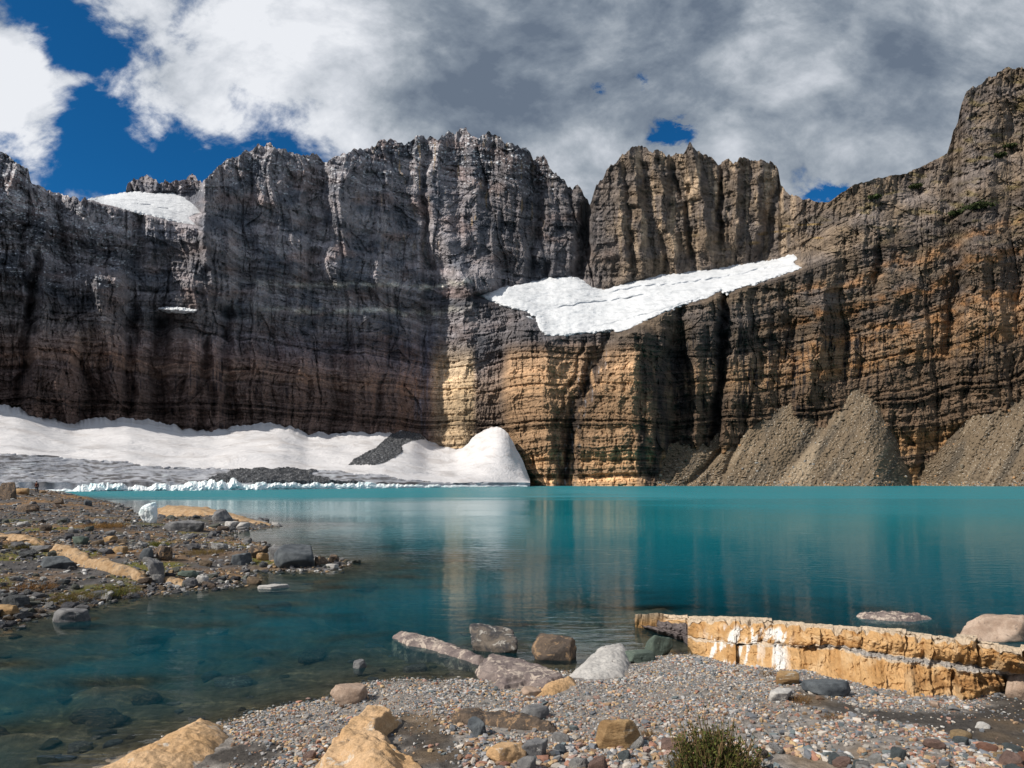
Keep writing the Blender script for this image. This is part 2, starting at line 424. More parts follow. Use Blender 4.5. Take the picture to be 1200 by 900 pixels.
    col = col * (1 - .42 * np.clip(np.abs(bd) * 2.2, 0, 1) * ss(300, 150, h) - .30 * np.clip(np.abs(bd9) * 2.2, 0, 1))[:, None]
    col = col * (1.02 + .78 * (1 - ss(520, 600, px)) - .28 * (1 - ss(470, 520, px)) * ss(380, 440, py) - .16 * ss(760, 800, px) * ss(330, 400, py))[:, None]  # left wall lifted; right wall darkened in albedo, partly in place of cloud shadow
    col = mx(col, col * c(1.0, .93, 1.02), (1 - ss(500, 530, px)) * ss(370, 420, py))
    # fresh snow dusting on the ledges of the highest, coldest beds
    dust = (n2(px / 3.4, py / 1.1, 181) + .6 * n2(px / 12, py / 4, 183) + .45 * (L2 - .5))
    zz = np.maximum.reduce([ss(150, 60, px) * ss(330, 230, py) * .95, ss(180, 260, px) * (1 - ss(660, 690, px)) * ss(235, 190, py) * .62, ss(170, 130, px) * ss(350, 300, py) * .5])
    k = ss(.74 - .40 * zz, .90 - .38 * zz, dust) * (zz > .05)
    col = mx(col, c(.72, .74, .78), np.clip(k, 0, 1) * .9)
    return np.clip(col, .008, .85)

def build_cliff():
    NC = 1900; NR = 600
    # denser columns inside the frame
    u = np.concatenate([np.linspace(-420, -60, 150, endpoint=False), np.linspace(-60, 1260, NC - 300, endpoint=False), np.linspace(1260, 1650, 150)])
    v = np.linspace(0, 1, NR)
    top = fine_sky(u)
    px = np.broadcast_to(u, (NR, len(u))); t = v[:, None]
    py = 574 + (top[None, :] - 574) * t
    px = px.ravel(); py = py.ravel()
    Y = wall_depth(px, py)
    X = (px - 600) / F * Y; Z = H - (py - YH) / F * Y
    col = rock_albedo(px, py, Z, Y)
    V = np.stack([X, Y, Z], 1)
    nc = len(u); last = V[-nc:]
    ext = []; ecol = []
    for dy, dz in ((3, -1), (9, -8), (25, -35), (60, -110), (120, -260)):
        e = last.copy(); e[:, 0] *= (e[:, 1] + dy) / e[:, 1]; e[:, 1] += dy; e[:, 2] += dz; ext.append(e); ecol.append(col[-nc:])
    V = np.concatenate([V] + ext); col = np.concatenate([col] + ecol)
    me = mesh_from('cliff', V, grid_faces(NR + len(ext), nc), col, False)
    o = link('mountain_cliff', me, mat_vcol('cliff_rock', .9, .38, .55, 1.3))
    tag(o, 'towering layered rock wall and jagged peaks ringing the lake', 'mountain', kind='structure')

def mat_snow(name, tint=(.80, .82, .85), dirt=(.52, .50, .50), scale=.05):
    m, T, out = newmat(name)
    pos = T.t.nodes.new('ShaderNodeNewGeometry').outputs['Position']
    mp = T.t.nodes.new('ShaderNodeMapping'); T.inp(mp, 'Vector', pos); mp.inputs['Scale'].default_value = (1, .55, 2.6)
    n = T.noise(mp.outputs[0], scale, 7, .62, .6); n2_ = T.noise(mp.outputs[0], scale * 9, 6, .7)
    col = T.mix(T.m('MULTIPLY', T.sm(n, .48, .66), .7), tint, dirt)
    col = T.mix(T.m('MULTIPLY', T.sm(n2_, .58, .8), .5), col, dirt)
    pbr(T, out, col, .75, bump(T, T.m('ADD', T.m('MULTIPLY', n, 2.0), T.m('MULTIPLY', n2_, .6)), .9), .3)
    return m
def snow_patch(name, label, poly, thick, m, step=.8, crack=None, seed=0, rise=1.0):
    a = np.array(poly, float)
    u = np.arange(a[:, 0].min() - 4, a[:, 0].max() + 4, step); v = np.arange(a[:, 1].max() + 4, a[:, 1].min() - 4, -step * .6)
    px, py = np.meshgrid(u, v); nr, nc = px.shape; px = px.ravel(); py = py.ravel()
    sd = sdp(poly, px, py) + n2(px / 5, py / 3, seed + 5) * 1.1 + n2(px / 1.8, py / 1.4, seed + 6) * .5
    Y0 = wall_depth(px, py, False); off = thick * (1 - np.exp(-np.clip(sd, -3, 40) / 1.6 * rise))
    off = np.where(sd < 0, sd * 3.5, off)
    off = off + fbm(px / 26, py / 9, 3, seed + 11) * thick * .55 * ss(0, 8, sd) + fbm(px / 7, py / 2.5, 2, seed + 13) * thick * .13
    if crack:
        for pts, w, dep in crack:
            b = np.array(pts, float); cy = np.interp(px, b[:, 0], b[:, 1]) + n2(px / 9, px * 0, 77) * 1.5
            k = ss(b[0, 0] - 4, b[0, 0] + 8, px) * (1 - ss(b[-1, 0] - 8, b[-1, 0] + 4, px))
            off = off - dep * np.exp(-((py - cy) / w) ** 2) * k + dep * .7 * ss(cy - 1, cy + 5, py) * (1 - ss(cy + 6, cy + 22, py)) * k
    Y = Y0 - off
    V = np.stack([(px - 600) / F * Y, Y, H - (py - YH) / F * Y], 1)
    Fc = grid_faces(nr, nc); keep = (sd > -1.6)[Fc].all(1)
    V, Fc = compact(V, Fc[keep])
    o = link(name, mesh_from(name, V, Fc, None, True), m)
    return tag(o, label, 'snowfield')

# ------------------------------------------------------------------ glacier at the foot of the left wall
GTOP = [(-300,440),(-100,462),(0,474),(22,476),(60,488),(85,493),(130,490),(150,489),(175,493),(215,502),(250,504),(290,497),(330,496),(345,500),(360,508),(400,507),(450,506),(485,505),(500,516),(535,524),(548,517),(570,503),(585,500),(594,506),(602,518),(606,530),(615,541),(620,566)]
GFRONT = [(-300,190),(0,225),(80,246),(300,300),(470,394),(560,480),(620,560)]
def glacier_point(px, t):
    """t: 0 at the ice front, 1 where the snow meets the wall"""
    top = pls(GTOP, px, 6)
    yf = pls(GFRONT, px, 30)
    yw = wall_depth(px, top + 0 * px, False) - 8 - 38 * ss(540, 600, px)
    yw = np.maximum(yw, yf + 20)
    pf = YH + (H - 3.0) * F / yf - 1.5 * 0
    e = .85 + .25 * ss(430, 520, px)
    py = pf + (top - pf) * t ** e
    Y = yf + (yw - yf) * t
    return py, Y
def build_glacier():
    root = empty('glacier', P(300, 570, 330))
    tag(root, 'broad white glacier with grey banded ice and blue-white front meeting the lake', 'glacier')
    ox, oy, oz = root.location
    NC, NR = 1000, 260
    u = np.linspace(-300, 621, NC); t = np.linspace(0, 1, NR)
    px = np.broadcast_to(u, (NR, NC)).ravel(); tt = np.repeat(t, NC)
    py, Y = glacier_point(px, tt)
    X = (px - 600) / F * Y; Z = H - (py - YH) / F * Y
    edge = np.sin(np.clip(tt, 0, 1) * math.pi) ** .6
    Z = Z + ss(.82, 1, tt) * (n2(px / 12, px * 0, 201) * 2.6 * (px < 560) + n2(px / 4, px * 0, 203) * .9) * ss(0, .012, tt)
    Z = np.where(tt < .004, -1.0, Z)
    Z = Z + (fbm(X / 70, Y / 70, 3, 211) * 4.5 + fbm(X / 15, Y / 22, 3, 215) * .55) * edge
    # dome and scooped hollows of the right-hand snow tongue
    k = np.exp(-((px - 575) / 26.0) ** 2 - ((tt - .75) / .3) ** 2); Y = Y - 22 * k
    k = np.exp(-((px - 505) / 22.0) ** 2 - ((tt - .6) / .3) ** 2); Z = Z - 3.5 * k
    # what lies on the ice
    py2 = YH + (H - Z) * F / Y
    wv = n2(px / 30, py2 / 8, 221) * 2.5 + n2(px / 9, py2 / 3, 223) * 1.2
    lim = np.interp(px, [-300, 0, 130, 210, 300, 400, 440, 480, 560, 620], [515, 530, 541, 548, 551, 551, 556, 563, 566, 567])
    ice = (py2 + wv) > lim
    d1 = sdp([(262,565),(236,567),(252,558),(270,552),(300,549),(345,549),(372,552),(362,557),(385,560),(388,563),(462,567),(470,570),(400,571),(370,566)], px, py2 + wv * .5) > 0
    d2 = sdp([(408,546),(415,538),(428,530),(440,526),(462,507),(476,503),(492,507),(498,515),(480,518),(470,523),(472,528),(462,538),(440,545)], px, py2 + wv * .6) > 0
    deb = d1 | d2
    Z = Z + deb * (.5 + n2(X / 2.2, Y / 5, 231) * .7 + n2(X / 5, Y / 12, 232) * .6)
    Z = Z - ice * (~deb) * (np.sin(py2 * 2.2 + n2(px / 25, py2 / 6, 233) * 5) * .35 + .3)
    V = np.stack([X - ox, Y - oy, Z - oz], 1)
    # colours of the bare ice: dirt bands
    b = fbm(px / 70, (py2 + n2(px / 60, px * 0, 241) * 6) / 2.2, 4, 243) + .4 * n2(px / 8, py2 / .8, 247)
    col = np.array([.36, .37, .41]) + (np.array([.115, .11, .115]) - np.array([.36, .37, .41])) * ss(-.15, .35, b)[:, None]
    col = col + (np.array([.66, .70, .74]) - col) * ss(.25, .55, fbm(px / 22, py2 / 1.6, 3, 251))[:, None] * .75
    dc = np.array([.075, .078, .085])[None] * (1 + .9 * n2(px / 1.5, py2 / .8, 261)[:, None]); dc = dc + np.array([.16, .16, .17]) * (n2(px / 1.1, py2 / .7, 263) > .5)[:, None]
    Fc = grid_faces(NR, NC)
    fd = deb[Fc].sum(1) >= 2; fi = (ice[Fc].sum(1) >= 2) & ~fd; fs = ~(fd | fi)
    for nm, f, cc, m in (('snow_cover', fs, None, M['snow']), ('bare_ice', fi, col, M['dirty_ice']), ('rock_debris', fd, dc, M['debris'])):
        if cc is None:
            v_, f_ = compact(V, Fc[f]); me = mesh_from(nm, v_, f_, None, True)
        else:
            v_, f_, c_ = compact(V, Fc[f], cc); me = mesh_from(nm, v_, f_, c_, nm == 'bare_ice')
        link(nm, me, m, root)
    # calving front
    NC, NR = 900, 14
    u = np.linspace(-300, 618, NC)
    yf = pls(GFRONT, u, 30)
    hh = np.interp(u, [-300, 60, 84, 95, 125, 142, 150, 190, 240, 262, 300, 360, 420, 470, 500, 560, 600, 618], [2, .9, 1.2, 3.0, 3.5, 4.2, 2.2, 2.8, 4.4, 4.8, 4.2, 4.0, 3.6, 3.0, 2.4, 2.0, 2.2, 1.2])
    hh = hh * (.34 + .5 * lut(u / 7.5 + n2(u / 11, u * 0, 270) * 1.5, 0) * (.5 + lut(u / 26, 3)) + .14 * lut(u / 2.4, 1) + .25 * np.abs(n2(u / 14, u * 0, 271)))
    V = []
    for k in range(NR):
        f = k / (NR - 1.0)
        dep = yf - 4 + 5.5 * f ** 3 + n2(u / 9, f * 1.5 + 0 * u, 281) * 1.6 + n2(u / 3, f * 5 + 0 * u, 283) * .7 + n2(u / 1.2, f * 6 + 0 * u, 284) * .25
        z = -.4 + (hh + .4) * min(1, f * 1.12) + (0 if f < .85 else (f - .85) * 2)
        V.append(np.stack([(u - 600) / F * dep - ox, dep - oy, z - oz], 1))
    V.append(np.stack([(u - 600) / F * (yf + 9) - ox, yf + 9 - oy, hh * .6 - oz], 1))
    link('ice_front', mesh_from('ice_front', np.concatenate(V), grid_faces(NR + 1, NC), None, False), M['ice'], root)

# ------------------------------------------------------------------ scree cones on the right shore
SCREE = [(738,574),(746,566),(757,540),(766,523),(790,520),(812,512),(824,513),(832,520),(842,508),(856,497),(864,496),(880,486),(905,478),(925,474),(945,471),(975,468),(1000,456),(1020,450),(1032,462),(1042,482),(1049,503),(1056,521),(1064,534),(1074,543),(1085,541),(1100,528),(1118,508),(1135,488),(1150,470),(1175,458),(1200,451),(1260,440),(1340,455),(1450,440),(1600,470),(1650,480)]
def build_scree():
    NC, NR = 1500, 240
    u = np.linspace(738, 1650, NC); t = np.linspace(0, 1, NR)[:, None]
    top = pls(SCREE, u, 9)
    px = np.broadcast_to(u, (NR, NC)); py = 574 + (top[None] - 574) * t
    py = py + t ** 5 * (n2(u / 9, u * 0, 301) * 3 + n2(u / 3, u * 0, 302) * 2)[None]; yt = wall_depth(u, top, False) + 6; z_top = (YH - top) / F * yt
    toe = yt - np.clip(z_top / math.tan(R(37)), 4, 200) - 8 - 6 * n2(u / 30, u * 0, 305)
    Y = toe[None] + (yt - toe)[None] * t ** .92
    s = px * .85
    # cones: each fan bulges between its gullies
    lean = px - (574 - py) * .55
    Y = Y - (ridged(lean / 42, t * .7 + 0 * px, 2, 311) - .5) * 6 * np.sin(np.clip(t, 0, 1) * math.pi)
    Y = Y - (ridged(lean / 11, t * 2 + 0 * px, 3, 313) - .5) * 2.0 * (1 - t) ** .5 - fbm(s / 3, t * 40, 2, 317) * 1.8 - np.maximum(0, n2(px / 4, py / 3.2, 318) - .25) * 5
    for ln, wd, dp in (([(574, 800), (512, 862)], 5, 14), ([(574, 842), (500, 872)], 4, 9), ([(574, 905), (500, 960)], 12, 9), ([(574, 1075), (535, 1072)], 10, 16)):
        a = np.array(ln, float)[::-1]; c = np.interp(py, a[:, 0], a[:, 1]) + n2(px / 9, py / 9, 319) * 2
        Y = Y + dp * np.exp(-((px - c) / wd) ** 2) * np.sin(np.clip(t, 0, 1) * math.pi) ** .5
    px = px.ravel(); py = py.ravel(); Y = Y.ravel()
    V = np.stack([(px - 600) / F * Y, Y, H - (py - YH) / F * Y], 1)
    lean = px - (574 - py) * .6
    base = np.array([.16, .122, .084]); dk = np.array([.095, .078, .060]); lt = np.array([.27, .215, .155])
    n = fbm(lean / 22, py / 60, 4, 331)
    col = base + (dk - base) * ss(-.1, .45, n)[:, None]
    n = fbm(lean / 12, py / 50, 3, 335)
    col = col + (lt - col) * ss(.2, .5, n)[:, None] * .6
    pale = sdp([(905,574),(950,520),(966,508),(950,560),(940,574)], px, py)
    col = col + (lt * 1.12 - col) * ss(-3, 6, pale)[:, None] * .75
    col = col * (1 + .35 * n2(px / 1.3, py / 1.2, 341))[:, None]
    col = col * (1 + .5 * n2(px / 2.6, py / 2.2, 342) * ss(520, 570, py))[:, None]
    spk = (n2(px / 1.5, py / 1.1, 343) > .62) & (n2(px / 40, py / 30, 345) > -.2)
    col = np.where(spk[:, None], np.array([.5, .46, .40]), col)
    r = np.random.RandomState(91)
    zz = V[:, 2]; pr_ = np.where((zz > -1.2) & (zz < 4), 1.0, .02) * (zz > -1.5) * (.15 + (fbm(px / 30, py / 30, 3, 351) > .1)) * (px > 742)
    ch = r.choice(len(V), 5200, p=pr_ / pr_.sum()); near = zz[ch] < 4
    sz = np.where(near, .6 + 1.8 * r.rand(5200) ** 2.5, .9 + 3.6 * r.rand(5200) ** 4)
    bc = np.array([[.20,.155,.11],[.13,.11,.09],[.30,.25,.19],[.24,.235,.225],[.34,.20,.10]])[r.randint(0, 5, 5200)] * r.uniform(.7, 1.4, 5200)[:, None]
    p_ = V[ch].copy(); p_[:, 2] += sz * .1
    tag(scatter_mesh('talus_blocks', p_, sz, bc, 95, 1, M['pebble'], (.5, .9)), 'fallen blocks along the far right shore and over the scree', 'talus', kind='stuff')
    o = link('scree_slope', mesh_from('scree_slope', V, grid_faces(NR, NC), col, False), mat_vcol('scree', 1.2, .3, .8, .7))
    tag(o, 'brown scree fans below the right-hand cliff', 'scree', kind='structure')

# ------------------------------------------------------------------ GROUND ---------------------------------------------------
def wpt(px, py, z=0.0):
    Y = (H - z) * F / (py - YH); return ((px - 600) / F * Y, Y)
NEAR = [(-4.2, -6), (-4.4, 3), (-4.5, 6)] + [wpt(*p) for p in [(112,898),(190,866),(262,850),(300,838),(380,822),(425,804),(470,798),(520,800),(600,799),(645,786),(690,788),(735,775),(790,768),(830,766),(856,758)]] + [(3.9, 14.2), (5.6, 12.6), (8.2, 10.3), (11, 8.9), (16, 5), (30, 3), (30, -6)]
LEFT = [(-60, 8), (-30, 10.5), (-16, 13.6)] + [wpt(*p) for p in [(0,738),(30,728),(62,722),(100,712),(130,702),(165,697),(215,690),(262,686),(280,676),(300,668),(330,668),(372,668),(396,662),(398,657),(372,655),(335,648),(312,641),(286,634),(262,627),(290,622),(325,616),(300,611),(250,605)]] + [(-27, 56), (-34, 62), (-42, 75), (-60, 104), (-80, 128), (-120, 170), (-220, 190), (-260, 60), (-120, 5)]
def ground_z(x, y, detail=True):
    x = np.asarray(x, float); y = np.asarray(y, float)
    w = n2(x / 1.3, y / 1.3, 401) * .22 + n2(x / .35, y / .35, 403) * .06
    a = sdp(NEAR, x, y) + w
    b = sdp(LEFT, x, y) + w * np.clip(y / 22, .8, 3.0) + n2(x / 6, y / 6, 405) * .8
    zi = np.where(a > 0, .125 * a - .0035 * np.clip(a, 0, 12) ** 2, np.maximum(.13 * a, -.9) + np.minimum(0, a + 6) * .16)
    zi = zi + .06 * n2(x / 1.7, y / 1.7, 409) * ss(.3, 2, a)
    zi = zi + .10 * ss(6.0, 7.6, x) * ss(12, 9.6, y) * ss(0, .8, a)
    bank = .95 * (1 - np.exp(-np.clip(b, 0, 99) / 5.5)) + 1.5 * ss(-52, -82, x) * ss(70, 100, y) * (1 + .35 * ss(-70, -80, x)) * (1 - np.exp(-np.clip(b, 0, 99) / 9))
    bank = bank + ss(.2, 4, b) * (n2(x / 9, y / 9, 411) * .34 + n2(x / 3, y / 3, 413) * .16)
    zb = np.where(b > 0, bank + .05 * b * (b < .6), np.maximum(.11 * b, -.6) + np.minimum(0, b + 5) * .22)
    z = np.maximum(zi, zb)
    # shoals under the clear water
    z = z + ss(-.05, -.5, z) * ss(-3.2, -.6, z) * (np.maximum(0, n2(x / 1.9, y / 1.1, 415)) * .5 + .25 * n2(x / .6, y / .4, 417) * .4)
    z = np.maximum(z, -9.0)
    if detail: z = z + .012 * n2(x / .09, y / .09, 421) * (z > -1)
    return z
_HY = np.geomspace(4, 260, 5200)
def hit(px, py):
    """where the sight line of a point low in the photograph meets ground or lake"""
    lo, hi = 0, len(_HY)
    idx = np.arange(0, len(_HY), 26)
    for _ in range(2):
        Y = _HY[idx]; z = H - (py - YH) / F * Y
        g = np.maximum(ground_z((px - 600) / F * Y, Y, False), -.05)
        k = np.argmax(z <= g) if (z <= g).any() else len(idx) - 1
        if idx[1] - idx[0] == 1: break
        idx = np.arange(max(0, idx[max(k - 1, 0)]), min(len(_HY), idx[k] + 1))
    return (px - 600) / F * Y[k], float(Y[k]), float(g[k])
def hl(pts): return [hit(*p)[:2] for p in pts]
DARKSOIL = hl([(445,848),(470,836),(520,842),(545,870),(560,905),(470,905)])
DARKSOIL2 = hl([(925,806),(1010,828),(1100,834),(1190,806),(1260,800),(1300,870),(1200,886),(1080,854),(1000,842),(940,826)])
DARKSOIL3 = hl([(230,890),(270,872),(330,870),(345,884),(300,905),(215,905)])
def build_ground():
    u = np.concatenate([np.linspace(-2600, -500, 50, endpoint=False), np.linspace(-500, -60, 80, endpoint=False), np.linspace(-60, 1260, 900, endpoint=False), np.linspace(1260, 1900, 80, endpoint=False), np.linspace(1900, 4000, 40)])
    v = np.concatenate([[.4, 1, 2, 3, 4], np.geomspace(4.6, 14, 300, endpoint=False), np.geomspace(14, 180, 420, endpoint=False), np.geomspace(180, 1000, 40)])
    px = np.broadcast_to(u, (len(v), len(u))).ravel(); Y = np.repeat(v, len(u))
    X = (px - 600) / F * Y
    Z = ground_z(X, Y)
    c = lambda *a: np.array(a)[None]
    b = sdp(LEFT, X, Y)
    col = c(.23, .21, .195) * (1 + .5 * n2(X / .12, Y / .12, 431)[:, None])
    dark = np.maximum.reduce([ss(-.12, .25, sdp(p, X, Y) + n2(X / .3, Y / .3, 433) * .25) for p in (DARKSOIL, DARKSOIL2, DARKSOIL3)])
    col = col + (c(.062, .056, .052) * (1 + .4 * n2(X / .06, Y / .06, 437)[:, None]) - col) * dark[:, None]
    br = ss(.15, .5, fbm(X / 1.6, Y / 1.2, 3, 439)) * (b < 0)
    col = col + (c(.20, .135, .075) - col) * br[:, None] * .5
    # left bank: charcoal grit, ochre soil
    oc = ss(-.1, .35, fbm(X / 5, Y / 7, 4, 441))
    lc = c(.085, .08, .08) + (c(.20, .12, .06) - c(.085, .08, .08)) * oc[:, None]
    lc = lc * (1 + .5 * n2(X / .3, Y / .5, 443)[:, None])
    mo = ss(.05, .30, fbm(X / 2.4, Y / 4, 3, 447)) * ss(.2, 1.0, b) * ss(60, 30, Y)
    lc = lc + (c(.12, .115, .022) - lc) * mo[:, None] * .85
    col = np.where((b > -1.5)[:, None], lc, col)
    # drowned bed: brown-olive silt with stones, dark wet rim
    wet = ss(.05, -.03, Z)[:, None]
    bed = c(.20, .155, .10) * (1 + .7 * fbm(X / .8, Y / .5, 4, 451)[:, None] + .4 * n2(X / .16, Y / .12, 453)[:, None])
    col = col + (bed - col) * wet
    V = np.stack([X, Y, Z], 1)
    o = link('ground', mesh_from('ground', V, grid_faces(len(v), len(u)), np.clip(col, .01, .6), True), mat_vcol('shore_soil', 14, .45, 26, .03))
    tag(o, 'gravel shore, rocky left bank and lake bed', 'ground', kind='structure')
def build_lake():
    u = np.concatenate([np.linspace(-900, -60, 60, endpoint=False), np.linspace(-60, 1260, 560, endpoint=False), np.linspace(1260, 2100, 40)])
    v = np.concatenate([np.geomspace(3, 60, 420, endpoint=False), np.geomspace(60, 900, 80)])
    px = np.broadcast_to(u, (len(v), len(u))).ravel(); Y = np.repeat(v, len(u)); X = (px - 600) / F * Y
    d = np.clip(-ground_z(X, Y, False), 0, 9)
    V = np.stack([X, Y, 0 * X], 1)
    m, T, out = newmat('lake_water')
    t = T.t
    a = t.nodes.new('ShaderNodeAttribute'); a.attribute_name = 'depth'
    pos = t.nodes.new('ShaderNodeNewGeometry').outputs['Position']
    dep = a.outputs['Fac']
    op = T.m('SUBTRACT', 1.0, T.m('POWER', 2.718, T.m('MULTIPLY', dep, -.95)))
    big = T.noise(pos, .012, 3, .5)
    mp = t.nodes.new('ShaderNodeMapping'); T.inp(mp, 'Vector', pos); mp.inputs['Scale'].default_value = (.35, 1, 1)
    gust = T.noise(mp.outputs[0], .03, 4, .6)
    sep = t.nodes.new('ShaderNodeSeparateXYZ'); T.inp(sep, 'i0', pos)
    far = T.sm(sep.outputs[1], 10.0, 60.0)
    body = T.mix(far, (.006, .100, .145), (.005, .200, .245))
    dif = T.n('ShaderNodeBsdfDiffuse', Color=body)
    tr = T.n('ShaderNodeBsdfTransparent', Color=T.mix(T.m('MINIMUM', T.m('MULTIPLY', dep, 1.3), 1.0), (.92, .96, .93), (.50, .80, .74)))
    under = t.nodes.new('ShaderNodeMixShader'); T.inp(under, 'i0', op); t.links.new(tr.outputs[0], under.inputs[1]); t.links.new(dif.outputs[0], under.inputs[2])
    w1 = T.noise(mp.outputs[0], 2.2, 3, .55, .4); w2 = T.noise(mp.outputs[0], 9.0, 2, .5)
    wind = T.m('MULTIPLY_ADD', T.sm(T.m('ADD', sep.outputs[1], T.m('MULTIPLY', gust, 70.0)), 145.0, 190.0), T.m('MULTIPLY_ADD', T.sm(sep.outputs[0], 60.0, -60.0), 1.3, .5), T.m('MULTIPLY', T.m('MULTIPLY', T.sm(T.m('ADD', sep.outputs[0], T.m('MULTIPLY', gust, 60.0)), 28.0, 70.0), T.sm(sep.outputs[1], 30.0, 80.0)), 1.15))
    amp = T.m('ADD', T.m('MULTIPLY_ADD', T.sm(gust, .45, .65), .9, .34), wind)
    hgt = T.m('MULTIPLY', T.m('ADD', w1, T.m('MULTIPLY', w2, .16)), amp)
    nrm = bump(T, hgt, .028)
    fr = T.n('ShaderNodeFresnel', IOR=1.333, Normal=nrm).outputs[0]
    gl = T.n('ShaderNodeBsdfGlossy', Roughness=T.m('MULTIPLY_ADD', wind, .13, .035), Normal=nrm)
    mx = t.nodes.new('ShaderNodeMixShader'); T.inp(mx, 'i0', T.m('MULTIPLY', fr, T.m('MULTIPLY_ADD', wind, -.22, .80))); t.links.new(under.outputs[0], mx.inputs[1]); t.links.new(gl.outputs[0], mx.inputs[2])
    t.links.new(mx.outputs[0], out.inputs[0])
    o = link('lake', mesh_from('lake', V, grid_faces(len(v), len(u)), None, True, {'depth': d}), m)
    tag(o, 'turquoise glacial lake, clear and brown near the shore', 'water', kind='structure')

# ------------------------------------------------------------------ ROCKS ----------------------------------------------------
def ico(n):
    import bmesh
    bm = bmesh.new(); bmesh.ops.create_icosphere(bm, subdivisions=n, radius=1)
    V = np.array([v.co[:] for v in bm.verts]); Fc = np.array([[v.index for v in f.verts] for f in bm.faces]); bm.free()
    V /= np.linalg.norm(V, axis=1)[:, None]
    return V, Fc
_ico = {}
def rock_verts(sub, seed, planes=11, rough=.06, flat=0.0):
    """a stone: a sphere cut by random planes, edges worn, faces pitted"""
    if sub not in _ico: _ico[sub] = ico(sub)
    D, Fc = _ico[sub]; r = np.random.RandomState(seed)
    N = r.randn(planes, 3); N /= np.linalg.norm(N, axis=1)[:, None]
    N = np.concatenate([N, [[.1 * r.randn(), .1 * r.randn(), 1], [0, 0, -1]]]); N /= np.linalg.norm(N, axis=1)[:, None]
    h = np.concatenate([.62 + .33 * r.rand(planes), [.72 - flat * .3, .8]])
    dt = D @ N.T
    q = np.where(dt > .05, h[None] / np.maximum(dt, .05), 9.0)
    k = 95.0
    rad = -np.log(np.exp(-k * np.minimum(q, 1.6)).sum(1) + math.exp(-k * 1.25)) / k
    V = D * rad[:, None]
    if sub >= 3:
        V = V + D * (n3(V * 2.2, seed % 97) * rough * 1.3 + n3(V * 6.0, seed % 89) * rough * .55)[:, None]
    if sub >= 4: V = V + D * (np.abs(n3(V * 13, seed % 83)) * rough * .3)[:, None]
    if sub >= 5: V = V + D * (n3(V * 30, seed % 79) * rough * .13)[:, None]
    V = V / np.abs(V).max(0)[None]
    return V, Fc
def boulder(name, label, box, m, seed, cat='boulder', depth=.8, yaw=0, planes=10, sub=5, flat=.2, tilt=0, sink=.18, rough=.05, smooth=True, zadd=0.0):
    """box: left, top, right, bottom of the stone on the photograph; set on the ground at its own distance"""
    x0, y0, x1, y1 = box
    cx, Y, g = hit((x0 + x1) / 2, y1 - (y1 - y0) * .08)
    w = (x1 - x0) / F * Y * 1.08; hgt = (y1 - y0) / F * Y
    dpt = w * depth
    seen = hgt - .35 * dpt * (H - g) / Y          # part of the seen height is the top face
    hgt = max(seen, hgt * .55)
    V, Fc = rock_verts(sub, seed, planes, rough, flat)
    c, s = math.cos(R(yaw)), math.sin(R(yaw))
    V = V * np.array([w / 2, dpt / 2, hgt * (.5 + sink)])
    if tilt:
        ct, st = math.cos(R(tilt)), math.sin(R(tilt)); V = np.stack([V[:, 0] * ct - V[:, 2] * st, V[:, 1], V[:, 0] * st + V[:, 2] * ct], 1)
    V = np.stack([V[:, 0] * c - V[:, 1] * s, V[:, 0] * s + V[:, 1] * c, V[:, 2]], 1)
    ctr = (cx, Y + dpt * .35, g + hgt * (.5 - sink) + zadd)
    o = link(name, mesh_from(name, V, Fc, None, smooth), m); o.location = ctr
    return tag(o, label, cat)
